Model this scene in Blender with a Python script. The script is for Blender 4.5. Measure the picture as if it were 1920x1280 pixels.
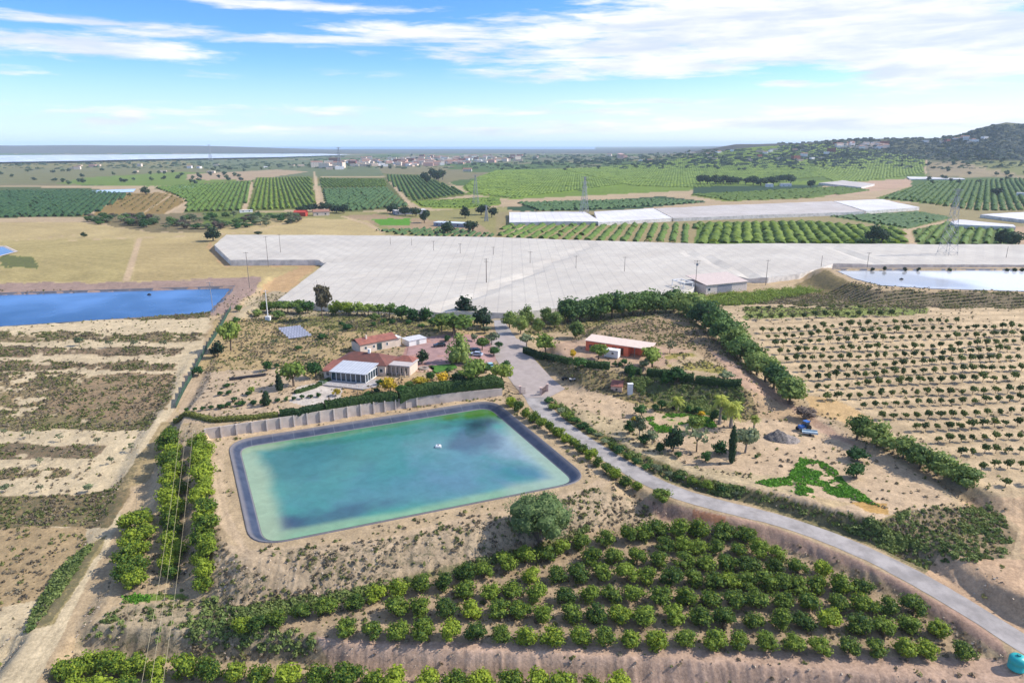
import bpy, bmesh, math, random
import numpy as np
R = math.radians
random.seed(7); rng = np.random.default_rng(7)
scene = bpy.context.scene
for o in list(bpy.data.objects): bpy.data.objects.remove(o)

# ------------------------------------------------------------------ camera
CAM_H = 70.0; PITCH = 16.04; FPX = 1280.0
cam_d = bpy.data.cameras.new('camera'); cam = bpy.data.objects.new('camera', cam_d)
scene.collection.objects.link(cam); scene.camera = cam
cam.location = (0, 0, CAM_H); cam.rotation_euler = (R(90-PITCH), 0, 0)
cam_d.sensor_width = 36; cam_d.lens = 36*FPX/1920; cam_d.clip_start = 1; cam_d.clip_end = 120000
scene.render.resolution_x = 1024; scene.render.resolution_y = 682
scene.view_settings.view_transform = 'Standard'; scene.view_settings.look = 'None'
scene.cycles.volume_bounces = 1
scene.view_settings.gamma = 1; scene.view_settings.exposure = 0.97
CP, SP = math.cos(R(PITCH)), math.sin(R(PITCH))

# ------------------------------------------------------------------ sun and sky
SUN_EL, SUN_AZ = 41.0, 84.0       # azimuth measured from the view direction towards the right
sd = bpy.data.lights.new('sun', 'SUN'); sun = bpy.data.objects.new('sun', sd); scene.collection.objects.link(sun)
sd.energy = 3.1; sd.angle = R(0.6); sd.color = (1.0, 0.955, 0.88)
sv = (math.sin(R(SUN_AZ))*math.cos(R(SUN_EL)), math.cos(R(SUN_AZ))*math.cos(R(SUN_EL)), math.sin(R(SUN_EL)))
from mathutils import Vector, noise as mnoise
sun.rotation_euler = Vector(sv).to_track_quat('Z', 'Y').to_euler()

class NT:
    """tiny node helper"""
    def __init__(s, tree): s.t = tree; s.n = tree.nodes; s.l = tree.links
    def new(s, typ, **kw):
        n = s.n.new(typ)
        for k, v in kw.items(): setattr(n, k, v)
        return n
    def put(s, sock, v):
        if isinstance(v, bpy.types.NodeSocket): s.l.new(v, sock)
        elif v is not None: sock.default_value = v
    def m(s, op, a, b=None, c=None, clamp=False):
        n = s.new('ShaderNodeMath', operation=op, use_clamp=clamp)
        s.put(n.inputs[0], a)
        if b is not None: s.put(n.inputs[1], b)
        if c is not None: s.put(n.inputs[2], c)
        return n.outputs[0]
    def mix(s, f, a, b, blend='MIX'):
        n = s.new('ShaderNodeMix', data_type='RGBA', blend_type=blend)
        s.put(n.inputs[0], f); s.put(n.inputs[6], a); s.put(n.inputs[7], b)
        return n.outputs[2]
    def noise(s, vec, scale, detail=4, rough=0.55, dist=0.0):
        n = s.new('ShaderNodeTexNoise'); n.inputs['Scale'].default_value = scale
        n.inputs['Detail'].default_value = detail; n.inputs['Roughness'].default_value = rough
        n.inputs['Distortion'].default_value = dist
        if vec is not None: s.l.new(vec, n.inputs['Vector'])
        return n.outputs['Fac']
    def ss(s, v, a, b, lo=0.0, hi=1.0):
        n = s.new('ShaderNodeMapRange', interpolation_type='SMOOTHSTEP')
        s.put(n.inputs[0], v); n.inputs[1].default_value = a; n.inputs[2].default_value = b
        n.inputs[3].default_value = lo; n.inputs[4].default_value = hi
        return n.outputs[0]
    def comb(s, x, y, z=0.0):
        n = s.new('ShaderNodeCombineXYZ'); s.put(n.inputs[0], x); s.put(n.inputs[1], y); s.put(n.inputs[2], z)
        return n.outputs[0]

world = bpy.data.worlds.new("World"); scene.world = world; world.use_nodes = True
w = NT(world.node_tree); w.n.clear()
wo = w.new('ShaderNodeOutputWorld'); bg = w.new('ShaderNodeBackground'); w.l.new(bg.outputs[0], wo.inputs[0])
bg.inputs['Strength'].default_value = 0.147
tc = w.new('ShaderNodeTexCoord'); sp = w.new('ShaderNodeSeparateXYZ'); w.l.new(tc.outputs['Generated'], sp.inputs[0])
wx, wy, wz = sp.outputs
wzp = w.m('MAXIMUM', wz, 0.0)
sky = w.new('ShaderNodeTexSky', sky_type='NISHITA'); sky.sun_disc = False
sky.sun_elevation = R(SUN_EL); sky.sun_rotation = R(SUN_AZ); sky.air_density = 1.0; sky.dust_density = 0.6; sky.ozone_density = 2.0
lift = w.m('ADD', w.m('MULTIPLY', wzp, 1.7), 0.03)
nv = w.new('ShaderNodeVectorMath', operation='NORMALIZE'); w.l.new(w.comb(wx, wy, lift), nv.inputs[0])
w.l.new(nv.outputs[0], sky.inputs[0])
hs = w.new('ShaderNodeHueSaturation'); w.l.new(sky.outputs[0], hs.inputs['Color'])
hs.inputs['Saturation'].default_value = 1.34; hs.inputs['Value'].default_value = .95
az = w.m('ARCTAN2', wx, wy)
hyp = w.m('SQRT', w.m('ADD', w.m('MULTIPLY', wx, wx), w.m('MULTIPLY', wy, wy)))
el = w.m('ARCTAN2', wz, hyp)
def az_el(u, v):
    a = (u-960)/FPX; b = (640-v)/FPX
    x, y, z = a, CP+b*SP, -SP+b*CP
    return math.atan2(x, y), math.atan2(z, math.hypot(x, y))
cvec = w.comb(w.m('MULTIPLY', az, 3.0), w.m('MULTIPLY', el, 26.0), 3.7)
n1 = w.noise(cvec, 1.6, 9, 0.6, 0.6)
cvec2 = w.comb(w.m('MULTIPLY', az, 9.0), w.m('MULTIPLY', el, 60.0), 9.1)
n2 = w.noise(cvec2, 2.0, 8, 0.62, 0.3)
blobs = [(150,85,250,26,1.1),(470,68,330,15,1.0),(790,62,230,20,.9),(110,38,190,11,1.0),(560,12,210,11,1.0),(20,135,110,12,.8),
 (960,88,150,44,.9),(1150,80,330,48,1.15),(1240,125,280,26,1.15),(1500,50,480,75,1.6),(1830,85,380,66,1.7),(1750,125,260,22,1.3),(1480,157,74,8,1.15),
 (390,138,95,8,.75),(640,140,100,8,.6),(245,219,40,15,1.1),(215,228,70,10,.8),(395,232,50,9,.8),(1760,205,260,11,.75),(1180,192,170,8,.6),
 (1330,80,90,8,.5),(900,212,700,13,.75),(1500,232,800,17,1.05),(1000,245,1100,13,.7),(200,205,400,11,.6),(330,108,120,8,.5),(700,100,160,8,.45),(60,222,120,12,.4)]
den = None
for (u, v, ru, rv, s_) in blobs:
    a0, e0 = az_el(u, v); a1, _ = az_el(u+ru, v); _, e1 = az_el(u, v-rv)
    da = w.m('DIVIDE', w.m('SUBTRACT', az, a0), abs(a1-a0)); de = w.m('DIVIDE', w.m('SUBTRACT', el, e0), abs(e1-e0))
    r2 = w.m('ADD', w.m('MULTIPLY', da, da), w.m('MULTIPLY', de, de))
    g = w.m('MULTIPLY', w.m('EXPONENT', w.m('MULTIPLY', r2, -0.75)), s_)
    den = g if den is None else w.m('MAXIMUM', den, g)
# broken cloud over the rest of the sky
rest = w.m('MULTIPLY', w.ss(el, 0.20, 0.34), 0.55)
den = w.m('MAXIMUM', den, rest)
cl = w.m('ADD', den, w.m('ADD', w.m('MULTIPLY', w.m('SUBTRACT', n1, 0.5), 2.0), w.m('MULTIPLY', w.m('SUBTRACT', n2, 0.5), 1.3)))
gate = w.ss(den, 0.05, 0.35)
alpha = w.m('MULTIPLY', w.ss(cl, 0.28, 1.05), gate, clamp=True)
shade = w.ss(w.m('ADD', w.noise(cvec2, 0.8, 6, 0.6, 0.2), w.m('MULTIPLY', n1, 0.5)), 0.55, 0.95)
ccol = w.mix(shade, (2.7, 2.95, 3.55, 1), (4.15, 4.05, 3.95, 1))
# pale band close to the horizon, warmer to the right
hz = w.ss(el, 0.0, 0.115, 0.82, 0.0)
hcol = w.mix(w.ss(az, -0.3, 0.6), (2.5, 3.15, 3.95, 1), (3.6, 3.65, 3.8, 1))
tint = w.mix(1.0, hs.outputs[0], (.88, .87, 1.0, 1), 'MULTIPLY')
base = w.mix(hz, tint, hcol)
base = w.mix(w.m('MULTIPLY', alpha, 0.93), base, ccol)
w.l.new(base, bg.inputs['Color'])

# ------------------------------------------------------------------ geometry of the view (only used to read positions off the ground)
def P(u, v, z=0.0):
    a = (u-960)/FPX; b = (640-v)/FPX
    t = (z-CAM_H)/(-SP+b*CP)
    return np.array((a*t, (CP+b*SP)*t))
def poly(pts, z=0.0): return np.array([P(p[0], p[1], p[2] if len(p) > 2 else z) for p in pts])
def to_px(X, Y, Z):
    zc = Y*CP-(Z-CAM_H)*SP; yc = Y*SP+(Z-CAM_H)*CP
    return 960+FPX*X/zc, 640-FPX*yc/zc

def hash2(ix, iy, s):
    h = (ix*374761393+iy*668265263+s*1274126177) & 0xFFFFFFFF
    h = ((h ^ (h >> 13))*1103515245) & 0xFFFFFFFF
    h = ((h ^ (h >> 15))*2246822519) & 0xFFFFFFFF
    return ((h ^ (h >> 16)) & 0xFFFFFF)/float(0xFFFFFF)
def vnoise(x, y, s=0):
    ix = np.floor(x).astype(np.int64); iy = np.floor(y).astype(np.int64)
    fx = x-ix; fy = y-iy; fx = fx*fx*(3-2*fx); fy = fy*fy*(3-2*fy)
    a = hash2(ix, iy, s); b = hash2(ix+1, iy, s); c = hash2(ix, iy+1, s); d = hash2(ix+1, iy+1, s)
    return (a*(1-fx)+b*fx)*(1-fy)+(c*(1-fx)+d*fx)*fy
def fbm(x, y, s=0, o=4):
    r = 0; a = 0.5; t = 0
    for i in range(o):
        r = r+a*vnoise(x, y, s+i*17); t += a; x = x*2.03+5.1; y = y*2.03+1.7; a *= 0.5
    return r/t

def inside(px, py, pg):
    c = np.zeros(px.shape, bool); n = len(pg); j = n-1
    for i in range(n):
        xi, yi = pg[i]; xj, yj = pg[j]
        cond = ((yi > py) != (yj > py)) & (px < (xj-xi)*(py-yi)/((yj-yi) if yj != yi else 1e-9)+xi)
        c ^= cond; j = i
    return c
def sdist(px, py, pg):
    d = np.full(px.shape, 1e18); n = len(pg)
    for i in range(n):
        ax, ay = pg[i]; bx, by = pg[(i+1) % n]
        ex, ey = bx-ax, by-ay; L = ex*ex+ey*ey+1e-9
        t = np.clip(((px-ax)*ex+(py-ay)*ey)/L, 0, 1)
        d = np.minimum(d, (px-ax-ex*t)**2+(py-ay-ey*t)**2)
    d = np.sqrt(d)
    return np.where(inside(px, py, pg), -d, d)
def smooth(t): t = np.clip(t, 0, 1); return t*t*(3-2*t)

# left dry terraces: height as a table over Y
_tab = []; _z = 1.6
for vt, vb, dz in [(624,638,.9),(655,667,.9),(680,693,.9),(706,765,1.6),(778,800,.8),(835,858,.9),(880,893,.5),(928,962,.9),(1005,1110,1.6)]:
    _tab.append((P(100, vt, _z)[1], _z)); _z -= dz; _tab.append((P(100, vb, _z)[1], _z))
_tab = sorted(_tab); TY = np.array([a for a, b in _tab]); TZ = np.array([b for a, b in _tab])
def z_left(X, Y):
    return np.interp(Y-0.02*(X+100)+1.5*(fbm(X*.03, Y*.03, 5)-.5), TY, TZ)
def z_base(X, Y):
    return np.interp(Y, [60, 91, 112, 165], [-6.6, -6.0, -5.0, 0.0])
WALL = [(385,823),(500,806),(600,790),(700,773),(800,758),(880,748),(942,741)]
wallw = poly(WALL, 0.2)
PLAT = []   # polygon, level, width (or function), jitter
def plat(pts, level, width, zpx=None): PLAT.append((poly(pts, level if zpx is None else zpx), level, width))
leftpoly = np.array([P(-900,612,1.6),P(398,594,1.6),P(378,640,0),P(320,770,-2),P(262,840,-3),P(222,930,-4.5),P(190,1000,-5.5),P(60,1290,-7.5),P(-900,1290,-7.5)])
PLAT.append((leftpoly, z_left, 5.0))
plat([(385,800),(500,783),(600,767),(700,750),(800,735),(880,724),(942,716),(925,672),(918,640),(905,603),(760,592),(640,584),(500,588),(430,600),(400,660),(345,770)], lambda X, Y: np.interp(X, [-92, -62], [0.6, 3.0]), 9.0, 3.0)
resw = lambda X, Y: np.where((Y-np.interp(X, wallw[:,0], wallw[:,1])) > -0.5, 0.5, 8.5)
plat([(393,822),(500,806),(600,790),(700,773),(800,758),(880,748),(945,741),(1010,790),(1125,885),(1140,912),(1060,945),(900,985),(700,1015),(560,1033),(470,1042),(432,1030),(415,985),(398,880)], 0.0, resw)
plat([(1056,748),(1130,800),(1205,848),(1300,884),(1450,922),(1640,968),(1730,950),(1800,940),(1640,835),(1500,752),(1390,745),(1150,735)], 0.6, 7.0)
plat([(1780,1020),(1880,960),(2300,940),(2300,1180),(1930,1120)], -1.0, 9.0)
plat([(1275,590),(1560,572),(2400,560),(2500,1000),(1870,925),(1700,850),(1500,765),(1420,700),(1340,640)], 1.3, 6.0)
plat([(1000,652),(1095,640),(1160,600),(1270,588),(1350,650),(1400,722),(1300,708),(1215,700),(1100,690),(1040,680),(995,668)], 5.0, 12.0)
plat([(-900,527),(300,527),(500,517),(470,550),(420,588),(200,606),(-900,618)], 1.6, 5.0)
plat([(1545,503),(2500,498),(2500,556),(1920,552),(1640,541),(1575,522)], 5.5, 13.0)
plat([(-900,1232),(170,1228),(330,1236),(560,1248),(640,1264),(900,1278),(1250,1292),(1900,1345),(2400,1400),(2400,1700),(-900,1700)], -9.3, 3.2)
ROADS = []
def ribbon(pts, hw, blend): ROADS.append((np.array([list(P(u, v, z))+[z] for u, v, z in pts]), hw, blend))
ROAD = [(935,600,2.2),(948,630,2.6),(966,668,1.8),(984,705,.8),(1002,742,.1),(1015,765,0),(1044,791,0),(1082,818,-.1),(1124,845,-.2),(1160,867,-.3),(1192,887,-.5),(1230,909,-.7),(1285,931,-1.0),(1356,950,-1.4),(1442,969,-1.9),
        (1527,997,-2.4),(1612,1030,-2.9),(1698,1072,-3.4),(1783,1121,-3.9),(1869,1173,-4.4),(1925,1210,-4.7),(2080,1310,-5.6)]
ribbon(ROAD, 3.2, 3.5)
TRACK = [(462,575,2.0),(405,610,1.6),(385,650,.6),(345,740,-1.2),(300,810,-2.3),(262,900,-4.2),(225,990,-5.2),(165,1090,-6.0),(60,1240,-7.2),(0,1330,-7.8)]
ribbon([(935,618,2.4),(958,648,2.2),(975,680,1.4),(995,708,.8),(1010,728,.3)], 7.5, 7)
ribbon(TRACK, 2.6, 4)

def hgt(X, Y):
    X = np.asarray(X, float); Y = np.asarray(Y, float)
    shp = X.shape; X = X.ravel(); Y = Y.ravel()
    z = z_base(X, Y)
    for pg, lev, wd in PLAT:
        wm = 14.0
        lo = pg.min(0)-wm; hi = pg.max(0)+wm
        k = np.nonzero((X > lo[0]) & (X < hi[0]) & (Y > lo[1]) & (Y < hi[1]))[0]
        if not len(k): continue
        x = X[k]; y = Y[k]
        d = sdist(x, y, pg)
        ww = wd(x, y) if callable(wd) else wd
        s = 1-smooth(d/ww)
        L = lev(x, y) if callable(lev) else lev
        z[k] = z[k]+(L-z[k])*s
    for pl, hw, bl in ROADS:
        lo = pl.min(0)[:2]-hw-bl; hi = pl.max(0)[:2]+hw+bl
        k = np.nonzero((X > lo[0]) & (X < hi[0]) & (Y > lo[1]) & (Y < hi[1]))[0]
        if not len(k): continue
        x = X[k]; y = Y[k]; best = np.full(x.shape, 1e18); zz = np.zeros(x.shape)
        for i in range(len(pl)-1):
            ax, ay, az_ = pl[i]; bx, by, bz = pl[i+1]; ex, ey = bx-ax, by-ay
            t = np.clip(((x-ax)*ex+(y-ay)*ey)/(ex*ex+ey*ey), 0, 1)
            d = (x-ax-ex*t)**2+(y-ay-ey*t)**2
            q = d < best; best = np.where(q, d, best); zz = np.where(q, az_+(bz-az_)*t, zz)
        s = 1-smooth((np.sqrt(best)-hw)/bl)
        z[k] = z[k]+(zz-z[k])*s
    # basins (dug after everything else)
    for pg, lev, bot, wd in BASINS:
        lo = pg.min(0)-1; hi = pg.max(0)+1
        k = np.nonzero((X > lo[0]) & (X < hi[0]) & (Y > lo[1]) & (Y < hi[1]))[0]
        if len(k):
            d = -sdist(X[k], Y[k], pg)
            z[k] = np.where(d > 0, np.minimum(z[k], lev-(lev-bot)*np.clip((d-.3)/wd, 0, 1)), z[k])
    # far hills on the right and rolling distance
    far = Y > 900
    if far.any():
        x = X[far]; y = Y[far]; r = x/y
        prof = np.interp(r, [-.1, 0.02, .1, .21, .26, .315, .405, .45, .51, .555, .60, .63, .66, .69, .72, .80, 1.3], [0, 4, 8, 26, 48, 71, 78, 87, 90, 94, 90, 99, 124, 138, 128, 70, 55])
        yb = smooth((y-1700)/900)*(1-0.35*smooth((y-2700)/900))
        zz = prof*yb*(0.99+0.12*(fbm(x*.004, y*.004, 31)-.5))
        # front spur of the mountain
        zz = zz+26*np.exp(-(((r-.69)/.09)**2))*smooth((y-1350)/450)*(1-smooth((y-2300)/400))*(0.6+.8*fbm(x*.01, y*.01, 9))
        lf = smooth((y-5000)/1500)*(1-smooth((y-9000)/1500))*smooth((-r-.16)/.3)*60
        zz = zz+lf*(.75+.5*fbm(x*.0006, y*.002, 12)) + smooth((y-1500)/2000)*(fbm(x*.0012, y*.0012, 3)-.5)*14*(1-smooth((y-5000)/2000))
        z[far] = z[far]+zz
    return z.reshape(shp)
BASINS = []

# basins: outlines at their rim level
def round_poly(pts, r=4.0, n=5):
    out = []; N = len(pts)
    for i in range(N):
        a, b, c = pts[i-1], pts[i], pts[(i+1) % N]
        u1 = (a-b); u2 = (c-b); l1 = np.linalg.norm(u1); l2 = np.linalg.norm(u2)
        rr = min(r, l1*.4, l2*.4); p1 = b+u1/l1*rr; p2 = b+u2/l2*rr
        for k in range(n+1):
            t = k/n; out.append((1-t)**2*p1+2*t*(1-t)*b+t*t*p2)
    return np.array(out)
MAINB = round_poly(poly([(428,828),(924,750),(1106,900),(472,1026)], 0.0), 6.5, 8)
LEFTB = poly([(-700,556),(0,549),(440,536),(428,553),(396,586),(0,612),(-700,625)], 1.6)
RIGHTB = poly([(1560,504),(2300,504),(2300,552),(1920,546),(1745,541),(1650,535),(1600,522)], 5.5)
SMALLB = poly([(-300,458),(8,461),(30,471),(0,479),(-300,483)], 0.5)
BASINS += [(MAINB, 0.0, -5.0, 6.0), (LEFTB, 1.6, -2.0, 8.0), (RIGHTB, 5.5, 2.0, 8.0), (SMALLB, 0.3, -1.5, 5.0)]

def G_many(uv):
    """where the sight lines through these picture points meet the ground"""
    uv = np.array(uv, float)
    a = (uv[:,0]-960)/FPX; b = (640-uv[:,1])/FPX
    dy = CP+b*SP; dz = -SP+b*CP
    t = np.geomspace(70, 5200, 700)[None,:]
    X = a[:,None]*t; Y = dy[:,None]*t; Z = CAM_H+dz[:,None]*t
    H = hgt(X, Y); below = Z < H
    k = np.argmax(below, 1); hit_ = below.any(1); k = np.where(hit_, k, 699); k = np.maximum(k, 1)
    i = np.arange(len(uv)); g0 = (Z-H)[i, k-1]; g1 = (Z-H)[i, k]; f = np.clip(g0/(g0-g1+1e-9), 0, 1); f = np.where(hit_, f, 1.0)
    tt = t[0, k-1]+(t[0, k]-t[0, k-1])*f
    x = a*tt; y = dy*tt
    return [Vector((p, q, r)) for p, q, r in zip(x, y, hgt(x, y))]
def G(u, v): return G_many([(u, v)])[0]
def sc_px(p): return (p.y*CP-(p.z-CAM_H)*SP)/FPX     # metres per picture pixel at a point

# ------------------------------------------------------------------ object helpers
COL = scene.collection
def link(o, parent=None):
    COL.objects.link(o)
    if parent is not None: o.parent = parent
    return o
def mesh_np(name, V, F, mats, fm=None, smooth_=False):
    me = bpy.data.meshes.new(name)
    V = np.asarray(V, np.float32)
    if isinstance(F, np.ndarray):
        n, k = F.shape
        me.vertices.add(len(V)); me.vertices.foreach_set('co', V.ravel())
        me.loops.add(n*k); me.loops.foreach_set('vertex_index', F.ravel().astype(np.int32))
        me.polygons.add(n); me.polygons.foreach_set('loop_start', (np.arange(n)*k).astype(np.int32))
        me.polygons.foreach_set('loop_total', np.full(n, k, np.int32))
        if fm is not None: me.polygons.foreach_set('material_index', np.asarray(fm, np.int32))
        if smooth_: me.polygons.foreach_set('use_smooth', np.ones(n, bool))
        me.update(calc_edges=True)
    else:
        me.from_pydata([tuple(v) for v in V], [], F)
        if fm is not None:
            for p, k in zip(me.polygons, fm): p.material_index = k
        if smooth_:
            for p in me.polygons: p.use_smooth = True
    for m_ in (mats if isinstance(mats, (list, tuple)) else [mats]): me.materials.append(m_)
    return me
def obj(name, me, parent=None, loc=(0,0,0), rz=0.0, s=1.0):
    o = bpy.data.objects.new(name, me); o.location = loc; o.rotation_euler = (0, 0, rz)
    o.scale = (s, s, s) if isinstance(s, (int, float)) else s
    return link(o, parent)
def tag(o, label=None, cat=None, group=None, kind=None):
    if label: o['label'] = label
    if cat: o['category'] = cat
    if group: o['group'] = group
    if kind: o['kind'] = kind
    return o
def thing(name, label, cat, loc, rz=0.0, group=None, s=1.0):
    o = bpy.data.objects.new(name, None); o.location = loc; o.rotation_euler = (0, 0, rz)
    o.scale = (s, s, s) if isinstance(s, (int, float)) else s
    o.empty_display_size = 0.5
    link(o); return tag(o, label, cat, group)

class MB:
    """collects boxes, prisms and tubes into one mesh"""
    def __init__(s): s.v = []; s.f = []; s.m = []
    def add(s, V, F, m=0):
        b = len(s.v); s.v += [tuple(p) for p in V]; s.f += [tuple(i+b for i in f) for f in F]; s.m += [m]*len(F)
        return s
    def box(s, x0, x1, y0, y1, z0, z1, m=0):
        return s.add([(x0,y0,z0),(x1,y0,z0),(x1,y1,z0),(x0,y1,z0),(x0,y0,z1),(x1,y0,z1),(x1,y1,z1),(x0,y1,z1)],
                     [(3,2,1,0),(4,5,6,7),(0,1,5,4),(1,2,6,5),(2,3,7,6),(3,0,4,7)], m)
    def prism(s, pts, z0, z1, m=0):
        n = len(pts); V = [(p[0], p[1], z0) for p in pts]+[(p[0], p[1], z1) for p in pts]
        return s.add(V, [tuple(range(n))[::-1], tuple(range(n, 2*n))]+[(i, (i+1) % n, n+(i+1) % n, n+i) for i in range(n)], m)
    def tube(s, pts, rs, n=6, m=0, cap=True):
        base = len(s.v); pts = [Vector(p) for p in pts]
        for i, p in enumerate(pts):
            d = (pts[min(i+1, len(pts)-1)]-pts[max(i-1, 0)]).normalized()
            a = d.orthogonal().normalized() if abs(d.z) < .95 else Vector((1,0,0)); b = d.cross(a).normalized(); a = b.cross(d).normalized()
            r = rs[i] if isinstance(rs, (list, tuple)) else rs
            for k in range(n):
                t = 2*math.pi*k/n; s.v.append(tuple(p+a*(math.cos(t)*r)+b*(math.sin(t)*r)))
        for i in range(len(pts)-1):
            for k in range(n):
                s.f.append((base+i*n+k, base+i*n+(k+1) % n, base+(i+1)*n+(k+1) % n, base+(i+1)*n+k)); s.m.append(m)
        if cap:
            s.f.append(tuple(base+k for k in range(n))[::-1]); s.m.append(m)
            q = base+(len(pts)-1)*n; s.f.append(tuple(q+k for k in range(n))); s.m.append(m)
        return s
    def mesh(s, name, mats, sm=False): return mesh_np(name, s.v, s.f, mats, s.m, sm)
    def build(s, name, mats, parent=None, loc=(0,0,0), rz=0.0, sm=False):
        return obj(name, s.mesh(name, mats, sm), parent, loc, rz)

# ------------------------------------------------------------------ materials
def lin(c): c = c/255.0; return c/12.92 if c <= .04045 else ((c+.055)/1.055)**2.4
K = 0.60                                     # seen colour (0-255) -> surface colour
def C(r, g, b, k=None):
    k = K if k is None else k
    return (lin(r)*k, lin(g)*k, lin(b)*k)
MATS = {}
def mat(name, col, rough=0.8, var=0.25, scale=1.5, spec=0.3, metal=0.0, bump=0.0, detail=4, col2=None):
    if name in MATS: return MATS[name]
    m_ = bpy.data.materials.new(name); m_.use_nodes = True; t = NT(m_.node_tree); b = t.n['Principled BSDF']
    co = t.new('ShaderNodeTexCoord').outputs['Object']
    n = t.noise(co, scale, detail, .6)
    c2 = col2 if col2 else tuple(c*(1-var) for c in col)
    c1 = tuple(min(1, c*(1+var*.4)) for c in col)
    t.l.new(t.mix(t.ss(n, .3, .7), (*c2, 1), (*c1, 1)), b.inputs['Base Color'])
    b.inputs['Roughness'].default_value = rough; b.inputs['Specular IOR Level'].default_value = spec; b.inputs['Metallic'].default_value = metal
    if bump:
        bp = t.new('ShaderNodeBump'); bp.inputs['Strength'].default_value = bump; bp.inputs['Distance'].default_value = .1
        t.l.new(t.noise(co, scale*4, 5, .65), bp.inputs['Height']); t.l.new(bp.outputs[0], b.inputs['Normal'])
    MATS[name] = m_; return m_
def leaf_mat(name, dark, light, tip=None, scale=1.2, rnd=0.35):
    if name in MATS: return MATS[name]
    m_ = bpy.data.materials.new(name); m_.use_nodes = True; t = NT(m_.node_tree); b = t.n['Principled BSDF']
    g = t.new('ShaderNodeNewGeometry'); oi = t.new('ShaderNodeObjectInfo')
    n = t.noise(g.outputs['Position'], scale, 3, .6)
    n2 = t.noise(g.outputs['Position'], scale*4.5, 2, .6)
    f = t.m('ADD', t.m('MULTIPLY', n, .6), t.m('MULTIPLY', n2, .55))
    f = t.m('ADD', f, t.m('MULTIPLY', t.m('SUBTRACT', oi.outputs['Random'], .5), rnd))
    c = t.mix(t.ss(f, .45, .76), (*dark, 1), (*light, 1))
    if tip: c = t.mix(t.ss(n2, .58, .72), c, (*tip, 1))
    t.l.new(c, b.inputs['Base Color']); b.inputs['Roughness'].default_value = .7; b.inputs['Specular IOR Level'].default_value = .25
    tr = t.new('ShaderNodeBsdfTranslucent'); t.l.new(t.mix(.5, c, (*light, 1)), tr.inputs['Color'])
    ms = t.new('ShaderNodeMixShader'); ms.inputs[0].default_value = .3
    t.l.new(b.outputs[0], ms.inputs[1]); t.l.new(tr.outputs[0], ms.inputs[2])
    t.l.new(ms.outputs[0], t.n['Material Output'].inputs[0])
    MATS[name] = m_; return m_
L_CIT = leaf_mat('citrus_leaf', (.022,.065,.012), (.22,.30,.03), (.45,.46,.05), rnd=.22)
L_CITL = leaf_mat('lush_citrus_leaf', (.035,.09,.012), (.30,.38,.03), (.56,.50,.04), rnd=.22)
L_YNG = leaf_mat('young_leaf', (.035,.07,.015), (.14,.18,.04))
L_PINE = leaf_mat('pine_leaf', (.03,.08,.025), (.15,.24,.055), scale=.6)
L_PINEL = leaf_mat('light_pine_leaf', (.08,.14,.03), (.26,.33,.08), scale=.6)
L_OLIVE = leaf_mat('olive_leaf', (.09,.12,.06), (.24,.28,.14))
L_LIGHT = leaf_mat('light_leaf', (.09,.16,.03), (.27,.34,.06), scale=.8)
L_DARK = leaf_mat('dark_leaf', (.012,.035,.015), (.04,.08,.03))
L_DGRN = leaf_mat('green_leaf', (.02,.07,.015), (.07,.16,.03))
L_YEL = leaf_mat('yellow_leaf', (.30,.24,.02), (.75,.50,.03), scale=1.5)
L_HEDGE = leaf_mat('hedge_leaf', (.022,.055,.015), (.06,.11,.025), scale=1.2)
L_BRN = leaf_mat('brown_leaf', (.08,.055,.045), (.20,.15,.115))
L_TAM = leaf_mat('wispy_leaf', (.10,.16,.05), (.34,.40,.15), scale=.5)
L_PALM = leaf_mat('palm_leaf', (.12,.17,.02), (.46,.48,.08), scale=1.5)
L_SCRUB = leaf_mat('scrub_leaf', (.11,.13,.04), (.38,.37,.12), scale=.25)
L_DRY = leaf_mat('dry_scrub_leaf', (.17,.135,.09), (.44,.36,.22), scale=.2)
L_GRN = leaf_mat('green_scrub_leaf', (.05,.10,.025), (.20,.25,.07), scale=.25)
L_FAR = leaf_mat('far_leaf', (.03,.06,.035), (.09,.13,.06), scale=.02)
BARK = mat('bark', (.17,.12,.08), var=.4, scale=3)
BARKG = mat('grey_bark', (.28,.24,.2), var=.4, scale=3)
WHITE = mat('white_render', (.72,.70,.66), var=.1, scale=.8)
CREAM = mat('cream_render', C(235,215,195,.75), var=.12, scale=.6)
PINKW = mat('salmon_render', C(238,122,88,.9), var=.12, scale=.5)
GLASS = mat('window_glass', (.025,.05,.07), rough=.08, var=.2, spec=.8)
DARKM = mat('dark_metal', (.04,.04,.045), rough=.5, var=.2)
STEEL = mat('galvanised_steel', (.33,.34,.36), rough=.5, var=.2, metal=.3)
WOODP = mat('weathered_wood', (.22,.18,.15), var=.3)
CONC = mat('concrete', C(190,178,165), var=.22, scale=.5, bump=.2)

# ------------------------------------------------------------------ ground
GROWS = 720; GCOLS = 1020
vv = np.concatenate([np.linspace(1420, 330, 560), np.linspace(328.5, 277, 130)])
bq = (640-vv)/FPX; yy = (CP+bq*SP)*CAM_H/(SP-bq*CP)
yy = np.concatenate([yy[yy < 14000], [15500, 18000, 22000, 27000]])
ss_ = np.linspace(-1.18, 1.18, GCOLS)
# finer columns in the middle of the view
YY, SS = np.meshgrid(yy, ss_, indexing='ij'); XX = YY*SS
ZZ = hgt(XX, YY)
near = smooth((700-YY)/400)
ZZ += near*((fbm(XX*.25, YY*.25, 2, 4)-.5)*.55+(fbm(XX*1.1, YY*1.1, 8, 3)-.5)*.16)*(1-.0)
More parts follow.
